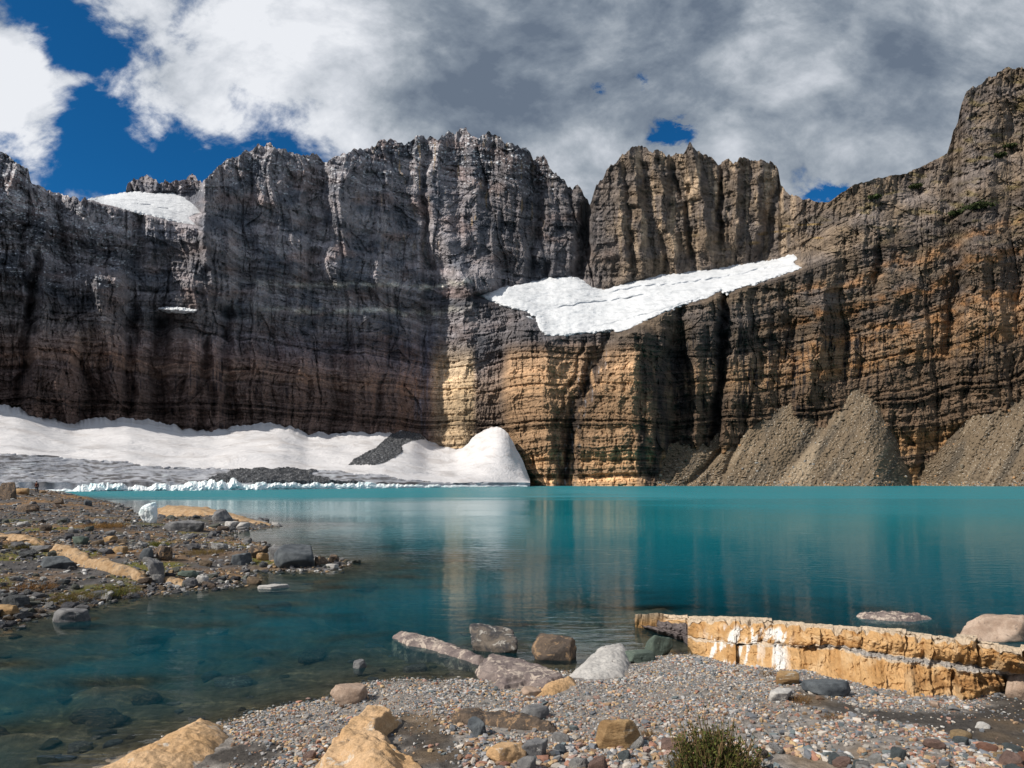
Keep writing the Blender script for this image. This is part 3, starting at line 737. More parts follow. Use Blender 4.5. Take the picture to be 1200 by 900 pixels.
def mound(name, label, outline, m, height, wall, z0=None, seed=0, cat='rock', step=None, tiers=0, lean=(0, 0), cracks=(), rough=.03, follow=False, kind=None):
    """a bedrock slab rising from the ground inside a plan outline (metres)"""
    a = np.array(outline); mnx, mxx, mny, mxy = a[:, 0].min(), a[:, 0].max(), a[:, 1].min(), a[:, 1].max()
    step = step or max((mxx - mnx), (mxy - mny)) / 220
    u = np.arange(mnx - .1, mxx + .1, step); v = np.arange(mny - .1, mxy + .1, step)
    X, Y = np.meshgrid(u, v); nr, nc = X.shape; X = X.ravel(); Y = Y.ravel()
    sz = max(mxx - mnx, mxy - mny)
    sd = sdp(outline, X, Y) + n2(X / (sz * .09), Y / (sz * .09), seed) * sz * .016 + n2(X / (sz * .025), Y / (sz * .025), seed + 1) * sz * .005
    cx, cy = a[:, 0].mean(), a[:, 1].mean()
    z0 = float(ground_z(cx, cy, False)) if z0 is None else z0
    hh = height(X, Y) if callable(height) else height
    hh = hh + (X - cx) * lean[0] + (Y - cy) * lean[1]
    base = 1 - np.exp(-np.clip(sd, 0, 99) / wall)
    if tiers:
        b = base * tiers + n2(X / (sz * .2), Y / (sz * .2), seed + 4) * .35; base = (np.floor(b) + ss(.55, 1, b - np.floor(b))) / tiers
        base = np.where(sd > 0, np.clip(base, .05, 1), 0)
    zg = ground_z(X, Y, False) if follow else z0
    Z = zg + hh * base + (fbm(X / (sz * .16), Y / (sz * .1), 4, seed + 7) * rough * 2.0 + fbm(X / (sz * .03), Y / (sz * .03), 3, seed + 9) * rough * .6) * ss(0, wall * 2, sd)
    for (ax, ay), (bx, by), wd, dp in cracks:
        ex, ey = bx - ax, by - ay; L = math.hypot(ex, ey)
        dd = np.abs((X - ax) * ey - (Y - ay) * ex) / L + n2(X / .2, Y / .2, seed + 13) * .03; tt = ((X - ax) * ex + (Y - ay) * ey) / L / L
        Z = Z - dp * np.exp(-(dd / wd) ** 2) * (tt > 0) * (tt < 1)
    Z = np.where(sd < 0, zg - .5, Z)
    Z = Z + ss(0, wall, sd) * (ridged(X / (sz * .05), Y / (sz * .035), 3, seed + 15) - .5) * rough * .5
    Fc = grid_faces(nr, nc); keep = (sd > -step * 1.6)[Fc].any(1)
    V = np.stack([X - cx, Y - cy, Z - z0], 1)
    V, Fc = compact(V, Fc[keep])
    o = link(name, mesh_from(name, V, Fc, None, True), m); o.location = (cx, cy, z0)
    return tag(o, label, cat, kind=kind)

def build_ledge():
    """long tan bedrock ledge in two tiers running from the water to the right edge"""
    # stations: px, then lines (py, z): back-foot, back-top, front-top of upper tier, its foot, top of lower tier, its foot
    S = [
     (744, 722, 14.9, .10, 727, .10, 729, .06, 731, .04, 735, -.12),
     (765, 720, 14.6, .26, 725, .24, 733, .10, 736, .10, 743, -.10),
     (800, 723, 14.1, .42, 729, .40, 742, .16, 744, .15, 757, -.12),
     (812, 722, 13.9, .50, 726, .50, 747, .24, 748.5, .23, 768, -.05),
     (850, 722, 13.2, .64, 726, .64, 753, .34, 754.5, .33, 784, .02),
     (880, 723, 12.7, .72, 727, .72, 753, .42, 755, .41, 796, .06),
     (930, 726, 12.0, .82, 730, .82, 755, .50, 758, .48, 800, .10),
     (985, 731, 11.2, .90, 735, .90, 756, .62, 761, .58, 810, .12),
     (1015, 733, 10.8, .94, 738, .94, 763, .64, 768, .60, 822, .12),
     (1070, 739, 10.3, .97, 744, .97, 770, .66, 777, .62, 828, .14),
     (1120, 745, 9.9, 1.0, 750, 1.0, 777, .66, 784, .60, 824, .16),
     (1165, 751, 9.5, 1.0, 756, 1.0, 784, .64, 791, .56, 812, .22),
     (1182, 753, 9.35, 1.0, 759, 1.0, 787, .62, 795, .48, 801, .34),
     (1200, 756, 9.2, 1.0, 762, 1.0, 790, .6, 797, .40, 803, .30),
     (1290, 768, 8.5, 1.0, 775, 1.0, 806, .58, 815, .35, 822, .28),
     (1400, 785, 7.8, .9, 795, .9, 830, .50, 838, .3, 845, .25),
    ]
    S = np.array(S, float)
    sx = np.concatenate([np.linspace(744, 1220, 620), np.linspace(1221, 1400, 60)])
    c = [np.interp(sx, S[:, 0], S[:, k]) for k in range(1, S.shape[1])]
    def pt(py, z):   # point from picture height and true height
        Y = (H - z) * F / (py - YH); return np.stack([(sx - 600) / F * Y, Y, z + 0 * Y], 1)
    jag = lambda s, a: a * n2(sx / 16, sx * 0, s) + .5 * a * n2(sx / 5, sx * 0, s + 1)
    # joints: blocks step in and out between vertical cracks
    cuts = np.array([806, 862, 905, 958, 1008, 1040, 1062, 1092, 1122, 1146, 1171, 1196, 1240, 1300])
    blk = np.searchsorted(cuts, sx); rr = np.random.RandomState(5).rand(40, 3)
    A = np.stack([(sx - 600) / F * (c[1] + .5), c[1] + .5, -.4 + 0 * sx], 1)
    B = np.stack([(sx - 600) / F * c[1], H * 0 + c[1], H - (c[0] + jag(601, .8) - YH) / F * c[1]], 1)
    Cp = pt(c[3] + jag(603, 1.2) + (rr[blk, 0] - .5) * 3, c[4]);
    Cp[:, 2] = np.minimum(Cp[:, 2], B[:, 2] + .03)
    D = pt(c[5] + jag(605, 2.0), c[6]); E = pt(c[7] + jag(607, 2.0) + (rr[blk, 1] - .5) * 3, c[8]); G = pt(c[9] + jag(609, 1.5), c[10])
    G2 = G.copy(); G2[:, 2] -= .5; G2[:, 1] += .05
    # the lower tier sticks out from D by its own shelf
    loops = [(A, 4), (B, 12), (Cp, 26), (D, 10), (E, 34), (G, 6), (G2, 0)]
    rows = []; wts = []
    for i in range(len(loops) - 1):
        P0, n = loops[i]; P1 = loops[i + 1][0]
        for k in range(n):
            f = k / n; rows.append(P0 * (1 - f) + P1 * f); wts.append((i, f))
    rows.append(G2); wts.append((6, 0))
    V = np.array(rows); nr, nc = V.shape[:2]
    out_dir = np.array([-.25, -.95, .2])
    pat = V.reshape(-1, 3)
    rowi = np.repeat(np.array([w[0] + w[1] for w in wts]), nc); px = np.tile(sx, nr)
    # bulge faces, groove joints, bedding cracks
    face = ((rowi > 2) & (rowi < 3)) | ((rowi > 4) & (rowi < 5))
    f = rowi - np.floor(rowi)
    amt = np.where(face, np.sin(np.clip(f, 0, 1) * math.pi) ** .5 * .07, 0)
    amt = amt + np.where(rowi >= 1.8, (rr[np.tile(blk, nr), 2] - .5) * .10, 0)
    amt = amt + fbm(px / 20, pat[:, 2] * 6 + pat[:, 1], 4, 611) * .10 + fbm(px / 5, pat[:, 2] * 16 + pat[:, 1] * 2, 3, 613) * .035
    bedz = pat[:, 2] + .05 * n2(px / 30, pat[:, 2] * 2, 617)
    amt = amt + np.where(face, (lut(bedz / .15, 3) - .5) * .15 + (lut(bedz / .05, 4) - .5) * .03, 0)
    tier = np.where(rowi < 3.5, 0, 1)
    cutamp = np.random.RandomState(8).rand(len(cuts), 2) ** 1.3
    for ci, cc in enumerate(cuts):
        x_ = cc + 2.4 * n2(pat[:, 2] * 4, px * 0 + cc, 619) + tier * 9 * (cutamp[ci, 0] - .5)
        amt = amt - np.where(rowi > 1.6, .085 * cutamp[ci][tier] * np.exp(-((px - x_) / 1.2) ** 2), 0)
    ctrb = np.concatenate([[775], (cuts[:-1] + cuts[1:]) / 2, [1350]]); bi = np.tile(blk, nr); tl = np.random.RandomState(17).rand(40, 4) - .5
    tq = np.where(rowi < 3.5, 0, 2)
    amt = amt + np.where(rowi > 1.6, np.clip((px - ctrb[bi]) / 26, -1.2, 1.2) * tl[bi, tq] * .30 + (f - .5) * face * tl[bi, tq + 1] * .34 + tl[bi, tq + 1] * .16, 0)
    aq = amt / .045 + .5 * n2(px / 6, pat[:, 2] * 9, 627); amt = amt * .4 + .6 * .045 * (np.floor(aq) + ss(.6, 1, aq - np.floor(aq)))
    amt = np.where(rowi > 5.2, amt * .3, amt)
    pat = pat + out_dir[None] * amt[:, None]
    pat[:, 2] += (rr[np.tile(blk, nr), 1] - .5) * .09 * (rowi > .8) * (rowi < 2.4)
    pat[:, 2] -= np.maximum(0, n2(px / 9, rowi * 1.5, 625) - .1) * .16 * np.exp(-((rowi - 2) / .5) ** 2)
    pat[:, 2] += .02 * n2(px / 6, rowi * 3, 621) * ((rowi > 1) & (rowi < 4.1))
    # stone colours, paler on the tops of both tiers
    cc = lambda *a: np.array(a)[None]
    tan = cc(.49, .30, .14)
    pale_ = cc(.60, .44, .27)
    col = tan + (cc(.36, .195, .075) - tan) * ss(-.1, .45, fbm(px / 24, pat[:, 2] * 4 + rowi, 4, 631))[:, None]
    col = col + (pale_ - col) * (ss(.05, .4, fbm(px / 18, rowi * 1.5, 4, 633)) * .6)[:, None]
    topm = ((rowi >= .8) & (rowi < 2.05)) | ((rowi >= 3.0) & (rowi < 4.04))
    col = col + (cc(.50, .42, .33) * (1 + .35 * n2(px / 2, rowi * 20, 635)[:, None]) - col) * (topm * .8)[:, None]
    grit = (rowi > 3.05) & (rowi < 3.95) & (px > 960)
    col = np.where(grit[:, None], cc(.30, .28, .265) * (1 + .6 * n2(px / 1.2, rowi * 40, 637)[:, None]), col)
    # white mineral/guano runs on the left half
    wm = ss(.02, .16, fbm(px / 9 + rowi * .5, rowi * 1.3 + pat[:, 2], 5, 641)) * (np.exp(-((px - 872 - (rowi - 3) * -8) / 26.0) ** 2) + .9 * np.exp(-((px - 912) / 9.0) ** 2) + .3 * np.exp(-((px - 838) / 12.0) ** 2)) * ss(2.1, 2.4, rowi)
    col = col + (cc(.74, .74, .73) - col) * np.clip(wm * 1.3, 0, .85)[:, None]
    dk = ss(1050, 1075, px) * (1 - ss(1185, 1200, px)) * ss(4.0, 4.2, rowi) * ss(4.75, 4.5, rowi) * ss(-.3, .2, fbm(px / 16, rowi * 3, 3, 643))
    col = col + (cc(.24, .12, .045) - col) * (dk * .75)[:, None]
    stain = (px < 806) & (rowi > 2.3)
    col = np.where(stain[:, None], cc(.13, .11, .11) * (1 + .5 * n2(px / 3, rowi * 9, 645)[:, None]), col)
    footr = ss(4.86, 5.0, rowi) * (px > 880); col = col + (cc(.36, .32, .26) - col) * (footr * .7)[:, None]
    col = col * (1 + .16 * n2(px / 1.6, pat[:, 2] * 60, 647)[:, None])
    ctr = pat.mean(0)
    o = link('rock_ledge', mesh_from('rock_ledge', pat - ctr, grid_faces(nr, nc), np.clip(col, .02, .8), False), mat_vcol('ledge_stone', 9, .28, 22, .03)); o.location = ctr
    tag(o, 'long two-tiered ochre bedrock ledge with white streaks on the right shore', 'rock ledge')

# scattering ----------------------------------------------------------------------------------------------------------------
def scatter_mesh(name, pts, sizes, cols, seed, sub=1, m=None, squash=(.45, .85)):
    r = np.random.RandomState(seed); NV = 14
    var = [rock_verts(sub, seed + k, 7, .05, .2) for k in range(NV)]
    Fc = var[0][1]; nv = len(var[0][0]); VT = np.array([v for v, _ in var])
    n = len(pts); ch = r.randint(0, NV, n); yaw = r.rand(n) * 6.283
    sc = np.stack([sizes * (.75 + .5 * r.rand(n)), sizes * (.6 + .4 * r.rand(n)), sizes * (squash[0] + (squash[1] - squash[0]) * r.rand(n))], 1) * .5
    V = VT[ch] * sc[:, None, :]
    tl = (r.rand(n) - .5) * .9; c, s = np.cos(tl)[:, None], np.sin(tl)[:, None]
    V = np.stack([V[..., 0] * c - V[..., 2] * s, V[..., 1], V[..., 0] * s + V[..., 2] * c], 2)
    c, s = np.cos(yaw)[:, None], np.sin(yaw)[:, None]
    V = np.stack([V[..., 0] * c - V[..., 1] * s, V[..., 0] * s + V[..., 1] * c, V[..., 2]], 2)
    V = V + pts[:, None, :]
    Fa = (Fc[None] + (np.arange(n) * nv)[:, None, None]).reshape(-1, 3)
    col = np.repeat(cols, nv, axis=0)
    return link(name, mesh_from(name, V.reshape(-1, 3), Fa, col, False), m)
PEB = np.array([[.34,.33,.33],[.24,.24,.25],[.15,.16,.18],[.42,.38,.34],[.40,.27,.17],[.34,.18,.13],[.47,.46,.45],[.20,.13,.09],[.13,.155,.165],[.46,.33,.19],[.30,.20,.17]])
LEFTC = np.array([[.13,.13,.14],[.08,.08,.09],[.22,.215,.215],[.17,.125,.085],[.32,.22,.13],[.11,.115,.10],[.12,.09,.072],[.42,.41,.40],[.15,.148,.155],[.09,.095,.10],[.25,.24,.24]])
def keep_clear(x, y, d=.0):
    k = np.ones(len(x), bool)
    for o in CLEAR:
        k &= sdp(o, x, y) < d
    return k
CLEAR = []
def build_pebbles():
    r = np.random.RandomState(12)
    n = 190000
    px = r.uniform(180, 1290, n); Y = r.uniform(5.2, 13.6, n) ; X = (px - 600) / F * Y
    a = sdp(NEAR, X, Y) + n2(X / 1.3, Y / 1.3, 401) * .22
    dark = np.maximum.reduce([ss(-.12, .2, sdp(p, X, Y)) for p in (DARKSOIL, DARKSOIL2, DARKSOIL3)])
    dens = ss(-.5, .0, a) * (1 - .88 * dark) * (.22 + .78 * ss(-.28, .05, fbm(X / 1.1, Y / .8, 3, 701)))
    dens = dens * np.clip((Y / 12) ** 2 * 1.2, .35, 1)
    k = (r.rand(n) < dens * .85) & (a > -.45) & keep_clear(X, Y)
    X, Y, a, dark = X[k], Y[k], a[k], dark[k]
    n = len(X)
    size = (.022 + .040 * r.rand(n) ** 2.6) * (.8 + .6 * ss(-.3, .4, n2(X / .9, Y / .7, 707))) + (r.rand(n) < .018) * (.02 + .075 * r.rand(n) ** 2)
    big = ss(8.6, 6.2, Y) * (1 - dark); size = size * (.80 + .75 * big)
    Z = ground_z(X, Y, False) + size * .16
    grey = ss(8.2, 9.8, Y + n2(X / .8, Y / .8, 703))
    wcol = np.where(r.rand(n) < .40 + .25 * grey, r.choice([0, 1, 3, 6, 8, 2], n), r.choice([2, 3, 4, 5, 7, 9, 10, 4], n))
    cols = PEB[wcol] * (.66 + .58 * r.rand(n))[:, None]
    order = np.argsort(-size / Y); top = order[:300]; rest = order[300:]
    pts = np.stack([X, Y, Z], 1)
    o = scatter_mesh('gravel', pts[rest], size[rest], cols[rest], 40, 1, M['pebble'])
    tag(o, 'fine grey, tan and rust gravel covering the near beach', 'gravel', kind='stuff')
    protos = [mesh_from('pebble', *rock_verts(3, 900 + k, 8, .05, .2), None, True) for k in range(7)]
    mats = [mat_rock('pebble_stone_%s' % nm, tuple(c * .95), tuple(c * 1.4), 1.4, bdist=.1) for nm, c in (('grey', PEB[0]), ('slate', PEB[8]), ('tan', PEB[9]), ('rust', PEB[5]), ('pale', PEB[6]), ('brown', PEB[10]))]
    meshes = []
    for me in protos:
        for m in mats:
            c = me.copy(); c.materials.append(m); meshes.append(c)
    for i in top:
        o = bpy.data.objects.new('pebble', meshes[r.randint(len(meshes))]); C.objects.link(o)
        s = size[i] * .55 * 1.15; o.scale = (s * r.uniform(.8, 1.25), s * r.uniform(.7, 1), s * r.uniform(.45, .85)); o.rotation_euler = (r.uniform(-.3, .3), r.uniform(-.3, .3), r.uniform(0, 6.28))
        o.location = (X[i], Y[i], Z[i] + s * .12)
        tag(o, 'loose fist-sized stone lying on the gravel beach of the near shore', 'pebble', 'loose stones on the near gravel beach')
def build_drowned():
    r = np.random.RandomState(77); n = 0; protos = [mesh_from('drowned_stone', *rock_verts(3, 980 + k, 9, .06, .4), None, True) for k in range(6)]
    ms = [M['wet'], M['brown'], M['purple'], M['grey']]; meshes = []
    for me in protos:
        for m in ms:
            c = me.copy(); c.materials.append(m); meshes.append(c)
    while n < 75:
        px = r.uniform(-10, 900); py = r.uniform(690, 895) if r.rand() < .8 else r.uniform(655, 700)
        x, y = wpt(px, py); z = float(ground_z(x, y, False))
        if z > -.04 or z < -.62: continue
        o = bpy.data.objects.new('drowned_stone', meshes[r.randint(len(meshes))]); C.objects.link(o)
        q = min(.05 + .30 * r.rand() ** 2.5, -z * 1.1) * (1 + y / 40); o.scale = (q * r.uniform(.9, 1.5), q * r.uniform(.8, 1.2), q * r.uniform(.35, .6)); o.rotation_euler = (0, 0, r.uniform(0, 6.28)); o.location = (x, y, z + q * .1)
        tag(o, 'drowned stone seen dimly on the lake bed in the shallows', 'stone', 'drowned stones in the shallows'); n += 1
def build_rubble():
    r = np.random.RandomState(21)
    n = 110000
    px = r.uniform(-80, 420, n); Y = np.exp(r.uniform(math.log(13.5), math.log(150), n)); X = (px - 600) / F * Y
    b = sdp(LEFT, X, Y) + n2(X / 6, Y / 6, 405) * .8
    dens = ss(-.9, -.1, b) * (.22 + .78 * ss(-.2, .35, fbm(X / 3.5, Y / 4.5, 4, 711))) * (1 + 1.2 * np.exp(-(b / .9) ** 2))
    k = (r.rand(n) < dens * .42) & keep_clear(X, Y)
    X, Y, b = X[k], Y[k], b[k]; n = len(X)
    size = (.045 + .15 * r.rand(n) ** 3.2 + .34 * (r.rand(n) < .03) * r.rand(n)) * (.75 + Y / 60)
    Z = np.maximum(ground_z(X, Y, False), -.3) + size * .12
    cols = LEFTC[r.randint(0, len(LEFTC), n)] * (.7 + .6 * r.rand(n))[:, None]
    order = np.argsort(-size / Y); top = order[:300]; rest = order[300:]
    pts = np.stack([X, Y, Z], 1)
    o = scatter_mesh('rubble', pts[rest], size[rest], cols[rest], 60, 1, M['pebble'], (.35, .75))
    tag(o, 'small angular rubble strewn over the left bank', 'rubble', kind='stuff')
    protos = [mesh_from('bank_stone', *rock_verts(3, 950 + k, 9, .06, .3), None, False) for k in range(8)]
    mats = [mat_rock('bank_stone_%s' % nm, tuple(c * .75), tuple(c * 1.3), 1.6, bdist=.08) for nm, c in (('grey', LEFTC[0]), ('slate', LEFTC[1]), ('ash', LEFTC[2]), ('brown', LEFTC[6]), ('dun', LEFTC[3]), ('pale', LEFTC[7]), ('olive', LEFTC[5]), ('dark', LEFTC[9]), ('stone', LEFTC[8]))]
    meshes = []
    for me in protos:
        for m in mats:
            c = me.copy(); c.materials.append(m); meshes.append(c)
    for i in top:
        o = bpy.data.objects.new('bank_stone', meshes[r.randint(len(meshes))]); C.objects.link(o)
        s = size[i] * .55; o.scale = (s * r.uniform(.9, 1.4), s * r.uniform(.7, 1.1), s * r.uniform(.4, .8)); o.rotation_euler = (r.uniform(-.25, .25), r.uniform(-.25, .25), r.uniform(0, 6.28))
        o.location = (X[i], Y[i], Z[i] + s * .08)
        tag(o, 'angular stone among the rubble of the left bank', 'stone', 'stones strewn on the left bank')

def build_plants():
    m, T, out = newmat('bush_leaf')
    a = T.t.nodes.new('ShaderNodeAttribute'); a.attribute_name = 'col'; pbr(T, out, a.outputs['Color'], .8, None, .2)
    def tuft(name, label, x, y, rad, hgt, nst, seed, ca, cb, leafy=True, cat='bush'):
        r = np.random.RandomState(seed); g = float(ground_z(x, y, False))
        V = []; Fc = []; col = []
        VS = []; FS = []; CS = []
        for i in range(nst):
            ang = r.rand() * 6.283; rr = rad * r.rand() ** .7 * .55
            b = np.array([math.cos(ang) * rr, math.sin(ang) * rr, -.02])
            lean = np.array([math.cos(ang), math.sin(ang), 0]) * (rr / rad) * hgt * r.uniform(.25, .95) + r.randn(3) * hgt * .07
            tall = r.rand() < .22
            tip = b + lean * (1.25 if tall else 1) + np.array([0, 0, hgt * r.uniform(.35, .85) * (1.45 if tall else 1) * (1 - .35 * rr / rad)])
            sag = r.randn(3) * hgt * .05
            n = 5; prev = None
            pts = [b * (1 - f) + tip * f + sag * math.sin(f * math.pi) for f in np.linspace(0, 1, n)]
            sc = np.array([.14, .09, .045]) * r.uniform(.6, 1.5)
            for k in range(n - 1):
                w0 = .0035 * (1 - k / n) * hgt / .4 + .0008; i0 = len(VS)
                side = np.array([math.sin(ang), -math.cos(ang), .1]); s2 = np.array([math.cos(ang), math.sin(ang), 0])
                for p_ in (pts[k], pts[k + 1]):
                    VS.extend([p_ + side * w0, p_ - side * w0 * .5 + s2 * w0, p_ - side * w0 * .5 - s2 * w0]); CS.extend([sc] * 3)
                for q in range(3):
                    q2 = (q + 1) % 3; FS.append([i0 + q, i0 + q2, i0 + 3 + q2, i0 + 3 + q])
            if leafy:
                c0 = np.array(ca) + (np.array(cb) - np.array(ca)) * r.rand()
                for k in range(9 if tall else 17):
                    f = r.uniform(.2, 1); j = min(int(f * (n - 1)), n - 2); p_ = pts[j] + (pts[j + 1] - pts[j]) * (f * (n - 1) - j)
                    d = r.randn(3) * .6 + np.array([0, 0, .8]); d /= np.linalg.norm(d); L = hgt * r.uniform(.05, .10); wv = np.cross(d, r.randn(3)); wv = wv / np.linalg.norm(wv) * L * .17
                    i0 = len(V); V.extend([p_, p_ + d * L * .5 + wv, p_ + d * L, p_ + d * L * .5 - wv]); Fc.append([i0, i0 + 1, i0 + 2, i0 + 3])
                    cc = c0 * r.uniform(.6, 1.4); col.extend([cc] * 4)
        if leafy:
            root = empty(name, (x, y, g))
            link('stems', mesh_from('stems', np.array(VS), np.array(FS), np.array(CS)), m, root)
            link('foliage', mesh_from('foliage', np.array(V), np.array(Fc), np.array(col)), m, root)
        else:
            root = link(name, mesh_from(name, np.array(VS), np.array(FS), np.array([np.array(ca) * (.6 + .8 * ((i * 7919) % 97) / 97) for i in range(len(VS))])), m); root.location = (x, y, g)
        return tag(root, label, cat)
    x, y, g = hit(838, 908)
    tuft('low_bush', 'dark green twiggy bush on the gravel at the bottom edge', x, y, .42, .50, 420, 5, (.030, .050, .012), (.085, .085, .018))
    x, y, g = hit(800, 908); tuft('grass_clump', 'short olive tuft just left of the dark green bush', x, y, .18, .24, 110, 6, (.10, .085, .03), (.13, .10, .03), True, 'grass tuft')
    x, y, g = hit(878, 906); tuft('grass_clump', 'short yellow-green tuft just right of the dark green bush', x, y, .16, .20, 110, 7, (.09, .10, .02), (.14, .12, .03), True, 'grass tuft')
    spots = [(636,838,.14,.07,'rusty moss tuft beside the pale grey stone above the brown slab',(.13,.075,.02)),(672,832,.22,.06,'rust-brown moss strip on gravel behind the brown slab',(.17,.085,.02)),
             (640,800,.12,.07,'green moss at the foot of the tan end of the low rock',(.07,.075,.012)),(612,822,.16,.05,'olive moss under the flat grey stone near the waterline',(.09,.085,.02)),
             (903,792,.26,.10,'dry brown grass growing along the foot of the ochre ledge',(.16,.09,.03)),(938,822,.20,.12,'rusty dry grass tuft right of the small white block',(.17,.085,.025)),
             (975,842,.22,.09,'brown dry tuft on the dark soil in front of the ledge',(.15,.08,.03)),(384,896,.08,.10,'bright green tuft at the left foot of the big tan rock',(.10,.10,.015)),
             (1085,862,.12,.05,'small olive moss tuft on dark soil near the lower right',(.12,.10,.02)),(760,862,.15,.08,'dry brown tuft just right of the tan boulder on gravel',(.16,.10,.04))]
    for i, (px, py, rad, h, lab, c) in enumerate(spots):
        x, y, g = hit(px, py); tuft('moss_tuft', lab, x, y, rad, h, 150, 30 + i, c, tuple(q * 1.5 for q in c), True, 'moss')
    lb = [(130,695,.9,.14,'broad green moss cushion at the water edge of the left bank',(.085,.10,.015)),(75,702,.8,.12,'green and brown moss strip left of the green moss cushion',(.10,.085,.02)),
          (180,640,.7,.16,'bright green tuft behind the two dark boulders on the left bank',(.08,.11,.012)),(235,648,1.1,.12,'olive-brown turf strip behind the pebbly inlet on the left bank',(.12,.09,.02)),
          (30,690,.9,.12,'rusty brown turf near the left edge on the left bank',(.15,.07,.02)),(20,642,.8,.14,'olive turf below the tan stone rib at the left edge',(.10,.09,.02)),(120,618,1.6,.2,'dry ochre grass patch on the far part of the left bank',(.20,.11,.03))]
    for i, (px, py, rad, h, lab, c) in enumerate(lb):
        x, y, g = hit(px, py); tuft('moss_patch', lab, x, y, rad * 1.5, h * 1.5, 900, 60 + i, tuple(q * 1.5 for q in c), tuple(q * 2.4 for q in c), True, 'moss')
    # junipers clinging to ledges of the right shoulder: metre-high cushions seen from 800 m
    for i, (px, py, rad, lab) in enumerate([(1146,243,17,'long dark green shrub thicket on a high ledge at the right'),(1122,250,7,'small dark shrub left of the long thicket on the right cliff'),(1072,219,7,'dark shrub low on the right skyline shoulder'),
                                           (1183,172,8,'lone dark shrub on the brown slope below the right summit'),(1170,183,7,'dark shrub left of and below the lone one under the right summit'),(1025,231,6,'tiny dark shrub on the slope right of the blue gap')]):
        y = float(wall_depth(np.array([px]), np.array([float(py)]))[0]) - 2
        x = (px - 600) / F * y; z = H - (py - YH) / F * y
        r = np.random.RandomState(80 + i); n = 900
        c = np.stack([r.randn(n) * rad * .42, r.randn(n) * 2.0, np.abs(r.randn(n)) * rad * .12 + n2(np.linspace(0, 1, n) * 9, 0, i) * 1], 1)
        c[:, 2] += c[:, 0] * .12
        d1 = r.randn(n, 3) * .9; d2 = r.randn(n, 3) * .9
        V = np.stack([c - d1, c + d2, c + d1, c - d2], 1).reshape(-1, 3); Fc = np.arange(4 * n).reshape(n, 4)
        col = np.repeat(np.array([.035, .045, .015])[None] * r.uniform(.6, 1.7, n)[:, None], 4, axis=0)
        o = link('alpine_shrub', mesh_from('alpine_shrub', V, Fc, col), m); o.location = (x, y, z); tag(o, lab, 'shrub', 'dark shrubs on the right-hand cliff')

